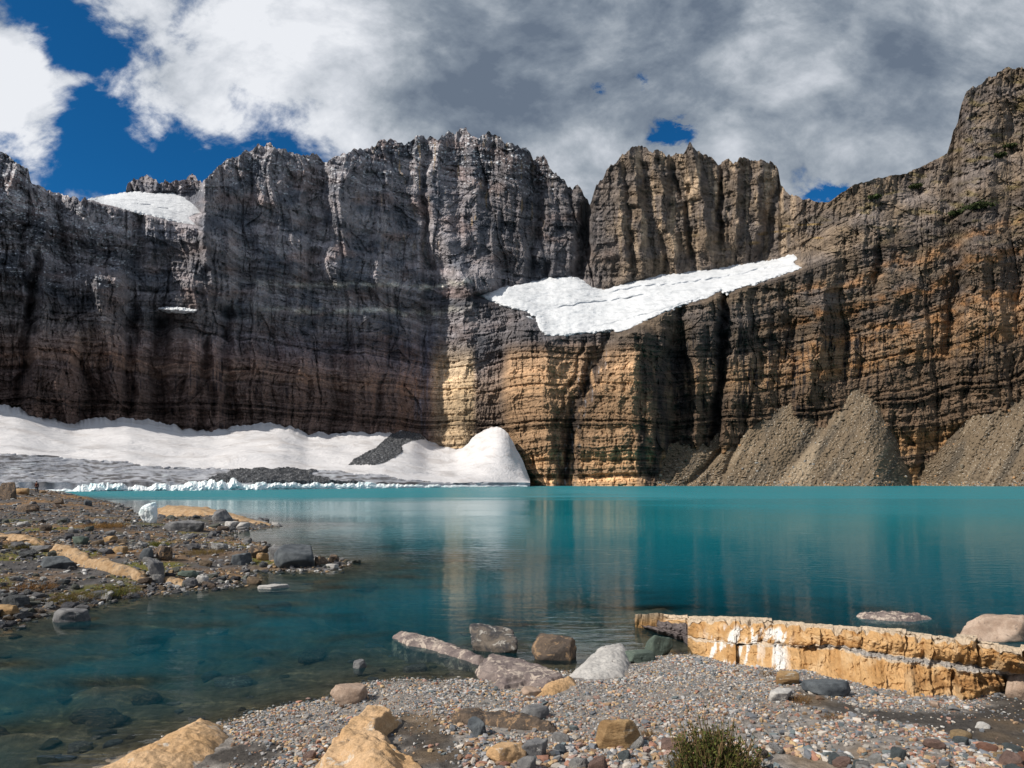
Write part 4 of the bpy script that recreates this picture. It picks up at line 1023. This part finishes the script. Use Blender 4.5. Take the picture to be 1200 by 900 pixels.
def build_person():
    x, y, _ = -68.5, 104.0, 0
    x = (43 - 600) / F * y
    g = float(ground_z(x, y, False))
    g0 = H - (581 - YH) / F * y
    root = empty('person', (x, y, g)); root.rotation_euler.z = R(200)
    tag(root, 'hiker in dark clothes with a backpack standing on the left bank', 'person')
    def skin(name, joints, edges, radii, m, parent):
        me = bpy.data.meshes.new(name); me.from_pydata([Vv for Vv in joints], edges, []); o = link(name, me, m, parent)
        md = o.modifiers.new('skin', 'SKIN')
        for i, rad in enumerate(radii): me.skin_vertices[0].data[i].radius = (rad, rad)
        me.skin_vertices[0].data[0].use_root = True
        s = o.modifiers.new('sub', 'SUBSURF'); s.levels = 1; s.render_levels = 2
        return o
    J = [(0,0,.95),(0,0,1.15),(0,.01,1.38),(0,.01,1.47),(0,-.01,1.56),(0,-.01,1.68),
         (.17,.01,1.38),(.24,.0,1.12),(.22,-.10,.90),(.21,-.13,.83),(-.17,.01,1.38),(-.25,.0,1.12),(-.23,-.08,.89),(-.22,-.11,.82),
         (.09,0,.88),(.11,-.02,.48),(.12,.02,.09),(.13,-.12,.04),(-.09,0,.88),(-.12,-.03,.48),(-.13,.03,.09),(-.15,-.11,.04)]
    E = [(0,1),(1,2),(2,3),(3,4),(4,5),(2,6),(6,7),(7,8),(8,9),(2,10),(10,11),(11,12),(12,13),(0,14),(14,15),(15,16),(16,17),(0,18),(18,19),(19,20),(20,21)]
    Rr = [.14,.14,.15,.06,.085,.085,.07,.05,.038,.04,.07,.05,.038,.04,.095,.065,.045,.04,.095,.065,.045,.04]
    def pm(n, c):
        m, T, out = newmat(n); pos = T.t.nodes.new('ShaderNodeTexCoord').outputs['Object']
        pbr(T, out, T.mix(T.noise(pos, 9, 4), tuple(q * .7 for q in c), tuple(q * 1.3 for q in c)), .9); return m
    sk = skin('body', J, E, Rr, pm('skin_tone', (.42, .24, .17)), root)
    skin('jacket', [(0,0,.93),(0,0,1.15),(0,.01,1.40),(.18,.01,1.39),(.25,0,1.12),(.23,-.09,.92),(-.18,.01,1.39),(-.26,0,1.12),(-.24,-.07,.91)], [(0,1),(1,2),(2,3),(3,4),(4,5),(2,6),(6,7),(7,8)], [.17,.165,.17,.085,.065,.052,.085,.065,.052], pm('dark_jacket', (.022, .012, .018)), root)
    skin('trousers', [(0,0,.93),(.095,0,.86),(.115,-.02,.48),(.125,.02,.11),(-.095,0,.86),(-.125,-.03,.48),(-.135,.03,.11)], [(0,1),(1,2),(2,3),(0,4),(4,5),(5,6)], [.15,.11,.08,.062,.11,.08,.062], pm('dark_trousers', (.018, .019, .028)), root)
    V, Fc = rock_verts(3, 1, 5, .0, 0)
    o = link('hair', mesh_from('hair', V * np.array([.098, .112, .10]) + np.array([0, .015, 1.68]), Fc, None, True), pm('dark_hair', (.02, .013, .01)), root)
    V = np.array([(sx * .15, .15 + (.17 if f else 0), z) for f in (0, 1) for z in (1.0, 1.25, 1.46) for sx in (-1, 1)], float); V[6:, 0] *= .8; V[10:, 2] -= .05; V[[4, 5], 0] *= .8
    Fc = [[0,1,3,2],[2,3,5,4],[6,8,9,7],[8,10,11,9],[0,2,8,6],[2,4,10,8],[1,7,9,3],[3,9,11,5],[4,5,11,10],[0,6,7,1]]
    bp = link('backpack', mesh_from('backpack', V, np.array(Fc), None, True), pm('backpack_cloth', (.10, .03, .02)), root)
    s = bp.modifiers.new('sub', 'SUBSURF'); s.levels = 1; s.render_levels = 2

# ------------------------------------------------------------------ materials
M = {}
M['snow'] = mat_snow('glacier_snow', (.63, .62, .64), (.46, .435, .435))
M['snow_hi'] = mat_snow('high_snow', (.62, .64, .675), (.45, .47, .50), .08)
M['dirty_ice'] = mat_vcol('dirty_ice', .5, .25, .6, .6, .6, .3)
M['debris'] = mat_vcol('ice_debris', .9, .4, 1.1, .7)
M['pebble'] = mat_vcol('pebbles', 60, .25, 90, .006, .8, .25)
m, T, out = newmat('blue_ice')
pos = T.t.nodes.new('ShaderNodeNewGeometry').outputs['Position']
n = T.noise(pos, .35, 6, .65, .5)
pbr(T, out, T.mix(T.sm(n, .36, .54), (.62, .80, .84), (.86, .90, .92)), .45, bump(T, n, .5), .5); M['ice'] = m
M['tan'] = mat_rock('tan_sandstone', (.62, .42, .25), (.54, .34, .175), 1.6, (.62, .54, .45), .58, .04)
M['tan2'] = mat_rock('ochre_sandstone', (.50, .33, .17), (.31, .19, .09), 2.4, (.54, .46, .36), .57, .045, .85, 2.5)
M['rib'] = mat_rock('ochre_rib', (.54, .38, .235), (.38, .24, .125), 2.6, (.20, .165, .13), .56, .05)
M['grey'] = mat_rock('grey_stone', (.23, .23, .235), (.13, .13, .14), 3, (.42, .41, .40), .6, .03)
M['white'] = mat_rock('pale_stone', (.56, .54, .52), (.40, .385, .375), 3, (.22, .20, .19), .62, .02)
M['pink'] = mat_rock('pinkish_stone', (.52, .40, .32), (.35, .25, .19), 3, (.22, .17, .14), .58, .02)
M['slate'] = mat_rock('blue_slate', (.065, .075, .088), (.12, .135, .15), 4, (.2, .21, .22), .66, .02)
M['green'] = mat_rock('green_argillite', (.115, .15, .125), (.075, .10, .088), 3, (.22, .25, .21), .6, .02)
M['brown'] = mat_rock('brown_stone', (.19, .14, .105), (.085, .07, .062), 3.6, (.38, .25, .15), .54, .05)
M['purple'] = mat_rock('mauve_stone', (.30, .245, .225), (.15, .12, .12), 3, (.50, .42, .36), .52, .03)
M['mixed'] = mat_rock('lichened_stone', (.24, .20, .165), (.07, .07, .078), 4.2, (.50, .47, .43), .54, .06)
M['wet'] = mat_rock('drowned_stone', (.16, .13, .085), (.09, .075, .055), 2, None, .6, .03)

def rocks():
    def outl(pts, z): return [wpt(x, y, z) for x, y in pts]
    o1 = outl([(40,940),(95,905),(165,872),(232,838),(262,842),(276,860),(268,882),(240,905),(200,940)], .14)
    o2 = outl([(345,950),(362,895),(385,855),(415,828),(452,820),(476,830),(456,848),(472,868),(505,888),(545,915),(580,950)], .42)
    CLEAR.extend([o1, o2])
    mound('rock_slab', 'big smooth tan slab at the water edge, bottom left', o1, M['tan'], .32, .24, z0=.0, seed=3, step=.014, rough=.028)
    mound('rock_slab', 'big tan rock with stepped layers at the bottom, left of centre', o2, M['tan'], .42, .18, z0=.18, seed=9, step=.013, tiers=3, lean=(-.04, -.03), rough=.035)
    o3 = outl([(556,780),(572,767),(600,770),(640,782),(664,792),(672,800),(640,808),(615,800),(590,806),(575,800),(583,792),(560,787)], .12)
    mound('low_rock', 'low mauve and tan rock just above the waterline, centre', o3, M['purple'], .20, .06, z0=.0, seed=15, step=.012, tiers=3, lean=(.03, 0), rough=.014)
    o4 = outl([(460,744),(468,738),(500,745),(530,754),(556,764),(575,772),(560,776),(535,768),(500,757),(475,753)], .06)
    mound('low_rock', 'thin mauve rock strip running out into the shallows', o4, M['purple'], .15, .09, z0=-.02, seed=19, step=.02, rough=.035)
    o5 = outl([(636,800),(672,790),(678,800),(655,812),(625,815)], .16); CLEAR.append(o5)
    mound('low_rock', 'pale tan slab end behind green moss, centre', o5, M['tan'], .14, .07, z0=.07, seed=23, step=.012, rough=.02)
    o6 = outl([(658,790),(690,766),(700,760),(735,757),(742,768),(735,790),(690,796)], .12); CLEAR.append(o6)
    mound('wedge_rock', 'pale grey wedge-shaped slab beside the brown boulder at the waterline', o6, M['white'], .22, .10, z0=-.02, seed=27, step=.012, lean=(.03, .08), rough=.02)
    boulder('boulder', 'mottled black and tan boulder in the shallows, left of the brown one', (546,737,609,769), M['mixed'], 3, depth=.6, yaw=-12, planes=14, tilt=-8)
    boulder('boulder', 'rust-brown boulder in the shallows beside the pale wedge slab', (625,744,676,780), M['brown'], 14, depth=.7, planes=12)
    boulder('boulder', 'small grey-white stone alone in the water, left of centre', (413,773,429,788), M['grey'], 6, depth=.8, sub=4)
    boulder('boulder', 'pinkish white block at the waterline above the big tan rock', (387,800,428,827), M['pink'], 29, depth=.8, planes=7, sink=.1)
    boulder('boulder', 'green angular boulder at the waterline near the ledge tip', (758,744,791,771), M['green'], 10, depth=.8, planes=8)
    boulder('boulder', 'low grey-green slab left of the green angular boulder', (728,762,768,778), M['green'], 33, depth=.6, planes=8, flat=.6)
    boulder('boulder', 'dark blue-black stone standing on the gravel below the brown slab', (548,842,574,866), M['slate'], 40, depth=.9, planes=9)
    boulder('boulder', 'flat pale tan stone near the bottom, left of centre', (571,870,617,898), M['tan'], 41, depth=.7, planes=9, flat=.5)
    boulder('boulder', 'blue-grey rounded stone touching the flat pale tan stone', (612,867,643,894), M['grey'], 46, depth=.8, planes=12)
    boulder('boulder', 'small bluish stone right of the blue-grey rounded stone', (648,872,663,886), M['slate'], 47, depth=.8, sub=4)
    boulder('boulder', 'ochre boulder with flat facets alone on the gravel, bottom centre', (702,842,754,883), M['tan2'], 52, depth=.85, planes=8, yaw=15, sink=.12)
    boulder('boulder', 'pale grey stone behind the right end of the brown slab', (604,826,643,845), M['grey'], 57, depth=.7, planes=11)
    boulder('boulder', 'flat grey-tan stone left of the pale tan slab end', (608,806,634,818), M['pink'], 59, depth=.8, flat=.6, planes=8, sub=4)
    boulder('boulder', 'small white slab half buried in the gravel near centre', (577,832,594,838), M['white'], 60, depth=.9, flat=.5, sub=4)
    boulder('boulder', 'square tan block leaning on the foot of the ledge', (911,786,941,804), M['tan2'], 63, depth=.8, planes=7)
    boulder('boulder', 'white block on the gravel in front of the ledge', (904,807,932,824), M['white'], 66, depth=.8, planes=7)
    boulder('boulder', 'dark flat slate slab tucked under the ledge', (948,795,1000,817), M['slate'], 68, depth=.7, planes=9, flat=.5)
    boulder('boulder', 'large rounded pinkish-grey boulder in the water at the right edge', (1136,720,1216,757), M['pink'], 72, depth=.7, planes=12, rough=.07)
    boulder('boulder', 'smooth grey-tan boulder cut by the right edge beside the ledge', (1190,786,1226,824), M['pink'], 75, depth=.9, planes=12)
    boulder('boulder', 'red-brown rounded stone right of the green bush', (886,880,902,892), M['brown'], 77, depth=.8, sub=4)
    boulder('boulder', 'small blue-grey stone at the foot of the ledge, lower right', (1113,826,1126,834), M['grey'], 78, depth=.8, sub=4)
    boulder('boulder', 'small pale cone-shaped stone near the ledge foot, lower right', (1092,822,1104,830), M['pink'], 79, depth=.8, sub=4)
    boulder('boulder', 'small white stone on dark soil near the lower right', (1145,847,1164,855), M['white'], 80, depth=.6, sub=4)
    o7 = hl([(528,840),(560,838),(600,842),(650,853),(652,858),(610,856),(570,851),(530,849)]); CLEAR.append(o7)
    mound('rock_slab', 'thin brown weathered slab lying across the gravel, centre', o7, M['brown'], .11, .03, follow=True, seed=31, step=.01, rough=.02, tiers=2)
    o8 = outl([(905,884),(930,888),(975,900),(1010,920),(940,925),(900,900)], .5); CLEAR.append(o8)
    mound('rock_slab', 'tan slab tip showing at the bottom edge right of the bush', o8, M['tan'], .10, .08, z0=.42, seed=37, step=.01, rough=.015)
    # drowned and awash
    for lab, pts, zt, mm in (('brown drowned slab lying under clear water, left of centre', [(262,785),(290,776),(322,776),(318,786),(285,792)], -.22, 'wet'),
                     ('brown shoal just under the surface in mid lake', [(556,712),(590,709),(622,712),(615,719),(575,718)], -.08, 'wet'),
                     ('low brown shoal under the surface below the left spit', [(372,707),(395,703),(432,705),(425,711),(390,711)], -.08, 'wet'),
                     ('thin brown shoal far out on the right', [(1030,697),(1060,694),(1090,697),(1065,700)], -.04, 'wet')):
        ol = outl(pts, zt); mound('drowned_rock', lab, ol, M[mm], .5, .25, z0=zt - .5, seed=43 + len(pts), rough=.03)
    ol = outl([(998,720),(1030,717),(1062,719),(1100,724),(1075,728),(1040,727),(1005,724)], .03); mound('awash_rock', 'flat grey rock barely breaking the surface behind the ledge', ol, M['purple'], .24, .12, z0=-.12, seed=47, rough=.04)
    # ---- left bank
    boulder('boulder', 'biggest dark angular block at the tip of the left bank', (318,640,374,668), M['slate'], 101, depth=.8, planes=7, sink=.12, rough=.04)
    boulder('boulder', 'grey wedge block leaning on the biggest dark block', (310,640,345,660), M['grey'], 102, depth=.8, planes=7)
    boulder('boulder', 'brown rounded boulder in the pile left of the biggest block', (286,639,312,656), M['brown'], 104, depth=.8)
    boulder('boulder', 'small tan boulder in front of the brown rounded boulder', (300,648,316,658), M['tan2'], 105, depth=.8, sub=4)
    boulder('boulder', 'dark square stone left of the brown rounded boulder', (270,648,292,664), M['slate'], 106, depth=.8, planes=7)
    boulder('boulder', 'dark brown stone outermost on the left bank tip', (382,650,396,660), M['brown'], 107, depth=.8, sub=4)
    boulder('boulder', 'flat pale stone lying below the outermost dark brown stone', (377,660,400,667), M['white'], 108, depth=.8, sub=4, flat=.6)
    boulder('boulder', 'brown lump between the biggest block and the outermost stone', (366,652,382,664), M['brown'], 109, depth=.8, sub=4)
    boulder('boulder', 'flat whitish rock awash in front of the left bank tip', (300,684,334,693), M['white'], 110, depth=.7, flat=.7)
    boulder('boulder', 'pointed white stone at the left bank waterline', (228,674,242,686), M['white'], 111, depth=.8, sub=4, planes=6)
    boulder('boulder', 'upright grey block standing at the lower end of the tan rib', (171,656,191,684), M['grey'], 112, depth=.8, planes=8)
    boulder('boulder', 'dark triangular boulder of the pair behind the upright grey block', (162,641,180,657), M['slate'], 113, depth=.8, planes=6)
    boulder('boulder', 'reddish-grey boulder of the pair behind the upright grey block', (178,640,197,658), M['brown'], 114, depth=.8)
    boulder('boulder', 'long dark flat slab left of the tan rib', (38,650,84,668), M['slate'], 115, depth=.5, planes=8, flat=.5)
    boulder('boulder', 'grey flat slab at the upper end of the long dark slab', (28,638,58,647), M['grey'], 116, depth=.5, flat=.6)
    boulder('boulder', 'tan block at the waterline on the left edge', (-6,708,16,724), M['tan2'], 117, depth=.8)
    boulder('boulder', 'wet grey pointed rock awash near the left edge', (58,713,106,733), M['grey'], 118, depth=.7, planes=7)
    boulder('boulder', 'tall brown boulder on the crest at the far left edge', (-8,564,15,588), M['brown'], 119, depth=.8)
    boulder('boulder', 'small ochre boulder beside the tall brown one on the crest', (18,572,32,580), M['tan2'], 120, depth=.8, sub=4)
    boulder('boulder', 'rusty boulder on the crest right of the hiker', (60,582,72,592), M['brown'], 121, depth=.8, sub=4)
    boulder('boulder', 'dark pointed stone on the crest left of the ice block', (97,586,106,593), M['slate'], 122, depth=.8, sub=4)
    boulder('boulder', 'rounded grey boulder sitting on the ochre spit', (243,597,268,612), M['grey'], 123, depth=.8)
    boulder('boulder', 'pale flat stone under the rounded grey boulder on the spit', (262,611,278,618), M['white'], 124, depth=.8, sub=4)
    boulder('boulder', 'second pale flat stone beside the spit tip', (275,612,290,620), M['white'], 125, depth=.8, sub=4)
    boulder('boulder', 'long dark grey slab along the foot of the ochre spit', (190,610,242,624), M['grey'], 126, depth=.5, flat=.5)
    boulder('boulder', 'tan stone in the middle of the left bank', (118,628,134,637), M['tan2'], 127, depth=.8, sub=4)
    boulder('boulder', 'tan stone beside the green mossy rock on the left bank', (130,640,146,650), M['tan2'], 128, depth=.8, sub=4)
    boulder('boulder', 'dark green block in the middle of the left bank', (82,628,99,639), M['green'], 129, depth=.8, sub=4)
    boulder('boulder', 'grey-green slab at the edge of the inlet pebbles', (206,668,230,677), M['green'], 130, depth=.8, flat=.5)
    boulder('boulder', 'wide brown slab lying behind the tan stone on the bank', (12,590,40,600), M['brown'], 131, depth=.6, flat=.4)
    mound('rock_rib', 'long ochre stone spit reaching into the lake from the left bank', [wpt(*p) for p in [(172,606),(182,602),(205,603),(240,605),(290,611),(328,616),(322,618),(270,616),(215,613),(180,612)]], M['rib'], lambda X, Y: .35 + 0.75 * ss(-18, -26, X), .5, z0=-.05, seed=53, rough=.10, step=.1, tiers=3)
    mound('rock_rib', 'upper tan stone rib crossing the left edge of the bank', hl([(-30,619),(0,627),(30,633),(56,641),(54,644),(28,639),(0,633),(-30,626)]), M['rib'], .24, .10, follow=True, seed=57, rough=.05, tiers=2)
    mound('rock_rib', 'long tan stone rib slanting down to the water of the left bank', hl([(57,643),(75,646),(105,655),(140,666),(172,675),(176,684),(160,682),(135,674),(110,667),(78,655),(58,649)]), M['rib'], .28, .09, follow=True, seed=61, rough=.05, tiers=2)
    mound('rock_rib', 'short pale end of the tan rib right of the upright grey block', hl([(188,678),(205,679),(224,685),(215,688),(192,683)]), M['rib'], .14, .08, follow=True, seed=67, rough=.03)
    boulder('ice_block', 'small white and turquoise ice block stranded behind the bank', (160,590,181,614), M['ice'], 140, cat='ice block', depth=.7, planes=6, sink=.05)

# ------------------------------------------------------------------ SKY, SUN, CAMERA
SUN_AZ_X, SUN_AZ_Y, SUN_EL = -.88, -.47, 41.0
def build_world():
    w = bpy.data.worlds.new('World'); SC.world = w; w.use_nodes = True
    t = w.node_tree; t.nodes.clear(); T = NT(t)
    out = t.nodes.new('ShaderNodeOutputWorld')
    sky = t.nodes.new('ShaderNodeTexSky'); sky.sky_type = 'NISHITA'; sky.sun_disc = False
    sky.sun_elevation = R(SUN_EL); sky.sun_rotation = math.atan2(SUN_AZ_X, SUN_AZ_Y); sky.altitude = 2200; sky.air_density = .9; sky.dust_density = .1; sky.ozone_density = 3
    g = t.nodes.new('ShaderNodeTexCoord').outputs['Generated']
    nm = t.nodes.new('ShaderNodeVectorMath'); nm.operation = 'NORMALIZE'; T.inp(nm, 'i0', g)
    s = t.nodes.new('ShaderNodeSeparateXYZ'); T.inp(s, 'i0', nm.outputs[0])
    yy = T.m('MAXIMUM', T.m('ABSOLUTE', s.outputs[1]), .35)
    u = T.m('DIVIDE', s.outputs[0], yy); v = T.m('DIVIDE', s.outputs[2], yy)
    cb = t.nodes.new('ShaderNodeCombineXYZ'); T.inp(cb, 'i0', u); T.inp(cb, 'i1', v)
    mp = t.nodes.new('ShaderNodeMapping'); T.inp(mp, 'Vector', cb.outputs[0]); mp.inputs['Rotation'].default_value = (0, 0, R(35)); mp.inputs['Scale'].default_value = (1.0, 1.4, 1)
    vec = mp.outputs[0]
    def blob(px, py, rx, ry, rot=0):
        cu, cv = (px - 600) / F, (YH - py) / F
        a = T.m('SUBTRACT', u, cu); b = T.m('SUBTRACT', v, cv)
        c, sn = math.cos(R(rot)), math.sin(R(rot))
        p = T.m('DIVIDE', T.m('ADD', T.m('MULTIPLY', a, c), T.m('MULTIPLY', b, sn)), rx / F)
        q = T.m('DIVIDE', T.m('SUBTRACT', T.m('MULTIPLY', b, c), T.m('MULTIPLY', a, sn)), ry / F)
        r2 = T.m('ADD', T.m('MULTIPLY', p, p), T.m('MULTIPLY', q, q))
        return T.m('POWER', 2.718, T.m('MULTIPLY', r2, -1.0))
    n1 = T.noise(vec, 5.6, 10, .6, .25)
    n2_ = T.noise(vec, 2.2, 8, .6, .5)
    n3_ = T.noise(vec, 13.0, 8, .62, .3)
    dens = T.m('ADD', T.m('MULTIPLY_ADD', n1, 4.2, -1.62), T.m('MULTIPLY_ADD', n3_, 1.9, -.45))
    rag_n = T.noise(vec, 22.0, 8, .65, .3)
    def rag(bl): return T.m('MULTIPLY', bl, T.m('MULTIPLY_ADD', rag_n, 7.0, -2.3, clamp=False))
    terms = [(blob(170, 192, 172, 56, 8), -1.45), (blob(65, 30, 62, 40, -20), -1.3), (blob(110, 110, 55, 62, -35), -1.35), (blob(290, 125, 34, 26, -35), -.75), (blob(330, 170, 40, 25, -20), -.6), (rag(blob(788, 153, 30, 20, 15)), -1.3), (rag(blob(748, 100, 18, 20)), -.9), (rag(blob(700, 105, 20, 16)), -.8), (blob(440, 60, 14, 20), -.5),
             (rag(blob(978, 228, 34, 14)), -1.3), (blob(20, 95, 42, 55, 10), 1.05), (blob(85, 92, 26, 12, 10), .7), (blob(50, 140, 28, 30, 0), .6), (blob(230, 115, 62, 34, -38), .85), (blob(840, 70, 420, 110), 1.0), (blob(1120, 110, 160, 90), .7), (blob(480, 60, 150, 90), .5)]
    for tm, k in terms: dens = T.m('ADD', dens, T.m('MULTIPLY', tm, k))
    mask = T.sm(dens, .05, .95)
    # light: white sunlit billows to the left, thick grey base to the right
    warpv = T.m('ADD', T.m('MULTIPLY', n2_, 1.9), T.m('ADD', T.m('MULTIPLY', n1, 1.3), T.m('MULTIPLY', n3_, .55)))
    lit = T.m('ADD', warpv, -1.84)
    for tm, k in [(blob(290, 90, 190, 150, -30), .30), (blob(20, 110, 70, 90), .48), (blob(590, 50, 26, 60, 12), .10), (blob(380, 30, 150, 60), .1), (blob(560, 130, 90, 60), -.18), (blob(960, 90, 300, 120), -.10), (blob(840, 150, 50, 25), .13), (blob(690, 200, 50, 40), .08), (blob(640, 60, 60, 50), -.15), (blob(480, 120, 60, 30), -.15), (blob(995, 100, 28, 60), .10), (blob(1100, 170, 90, 30, 20), .08)]:
        lit = T.m('ADD', lit, T.m('MULTIPLY', tm, k))
    ccol = T.ramp(T.m('MULTIPLY_ADD', lit, 1.15, .38, clamp=True), [(0, (.125, .160, .215)), (.22, (.20, .24, .295)), (.45, (.33, .37, .42)), (.78, (.58, .61, .66)), (1, (.75, .77, .81))])
    b1 = T.n('ShaderNodeBackground', Color=T.mix(1.0, sky.outputs[0], (.12, .74, 1.10), 'MULTIPLY'), Strength=.075)
    b2 = T.n('ShaderNodeBackground', Color=ccol, Strength=.92)
    mx = t.nodes.new('ShaderNodeMixShader'); T.inp(mx, 'i0', mask); t.links.new(b1.outputs[0], mx.inputs[1]); t.links.new(b2.outputs[0], mx.inputs[2])
    t.links.new(mx.outputs[0], out.inputs[0])
    sun = bpy.data.lights.new('sun', 'SUN'); sun.energy = 4.4; sun.angle = R(.53); sun.color = (1.0, .93, .82)
    so = bpy.data.objects.new('sun', sun); C.objects.link(so)
    from mathutils import Vector
    ce = math.cos(R(SUN_EL)); L = math.hypot(SUN_AZ_X, SUN_AZ_Y)
    d = Vector((SUN_AZ_X / L * ce, SUN_AZ_Y / L * ce, math.sin(R(SUN_EL))))
    so.rotation_euler = d.to_track_quat('Z', 'Y').to_euler(); so.location = (0, 0, 50)
def build_camera():
    cam = bpy.data.cameras.new('camera'); cam.sensor_width = 36; cam.lens = 24
    cam.shift_y = (YH - 450) / 1200; cam.clip_start = .1; cam.clip_end = 5000
    o = bpy.data.objects.new('camera', cam); C.objects.link(o); o.location = (0, 0, H); o.rotation_euler = (R(90), 0, 0)
    SC.camera = o

build_world(); build_camera()
build_cliff()
snow_patch('snowfield', 'large bright snowfield hanging on the bench across the right-hand cliff', SNOW_UP, 9, M['snow_hi'], .8, [([(650,361),(690,355),(730,351),(760,345)], 1.1, 5), ([(715,343),(760,335),(800,333),(860,323),(925,309)], 1.3, 6), ([(690,384),(730,376),(780,362),(830,347)], .8, 2.0)], 3)
snow_patch('snowfield', 'white snow saddle between the left peaks under the blue sky', SNOW_SAD, 6, M['snow_hi'], .7, [([(150,236),(180,242),(205,246)], .6, 3)], 5)
snow_patch('snow_patch', 'tiny snow strip on a ledge halfway up the left wall', SNOW_PATCH, 34, M['snow_hi'], .4, None, 7)
build_glacier()
boulder_top = None
build_scree()
build_ground(); build_lake(); build_ledge()
rocks(); build_pebbles(); build_drowned(); build_rubble(); build_plants(); build_person()

SC.view_settings.view_transform = 'Standard'; SC.view_settings.look = 'None'; SC.view_settings.exposure = .27; SC.view_settings.gamma = 1; SC.view_settings.use_curve_mapping = False
SC.render.resolution_x = 1024; SC.render.resolution_y = 768
cy = SC.cycles
cy.max_bounces = 4; cy.diffuse_bounces = 2; cy.glossy_bounces = 2; cy.transmission_bounces = 2; cy.transparent_max_bounces = 6; cy.volume_bounces = 0
cy.caustics_reflective = False; cy.caustics_refractive = False; cy.use_adaptive_sampling = True
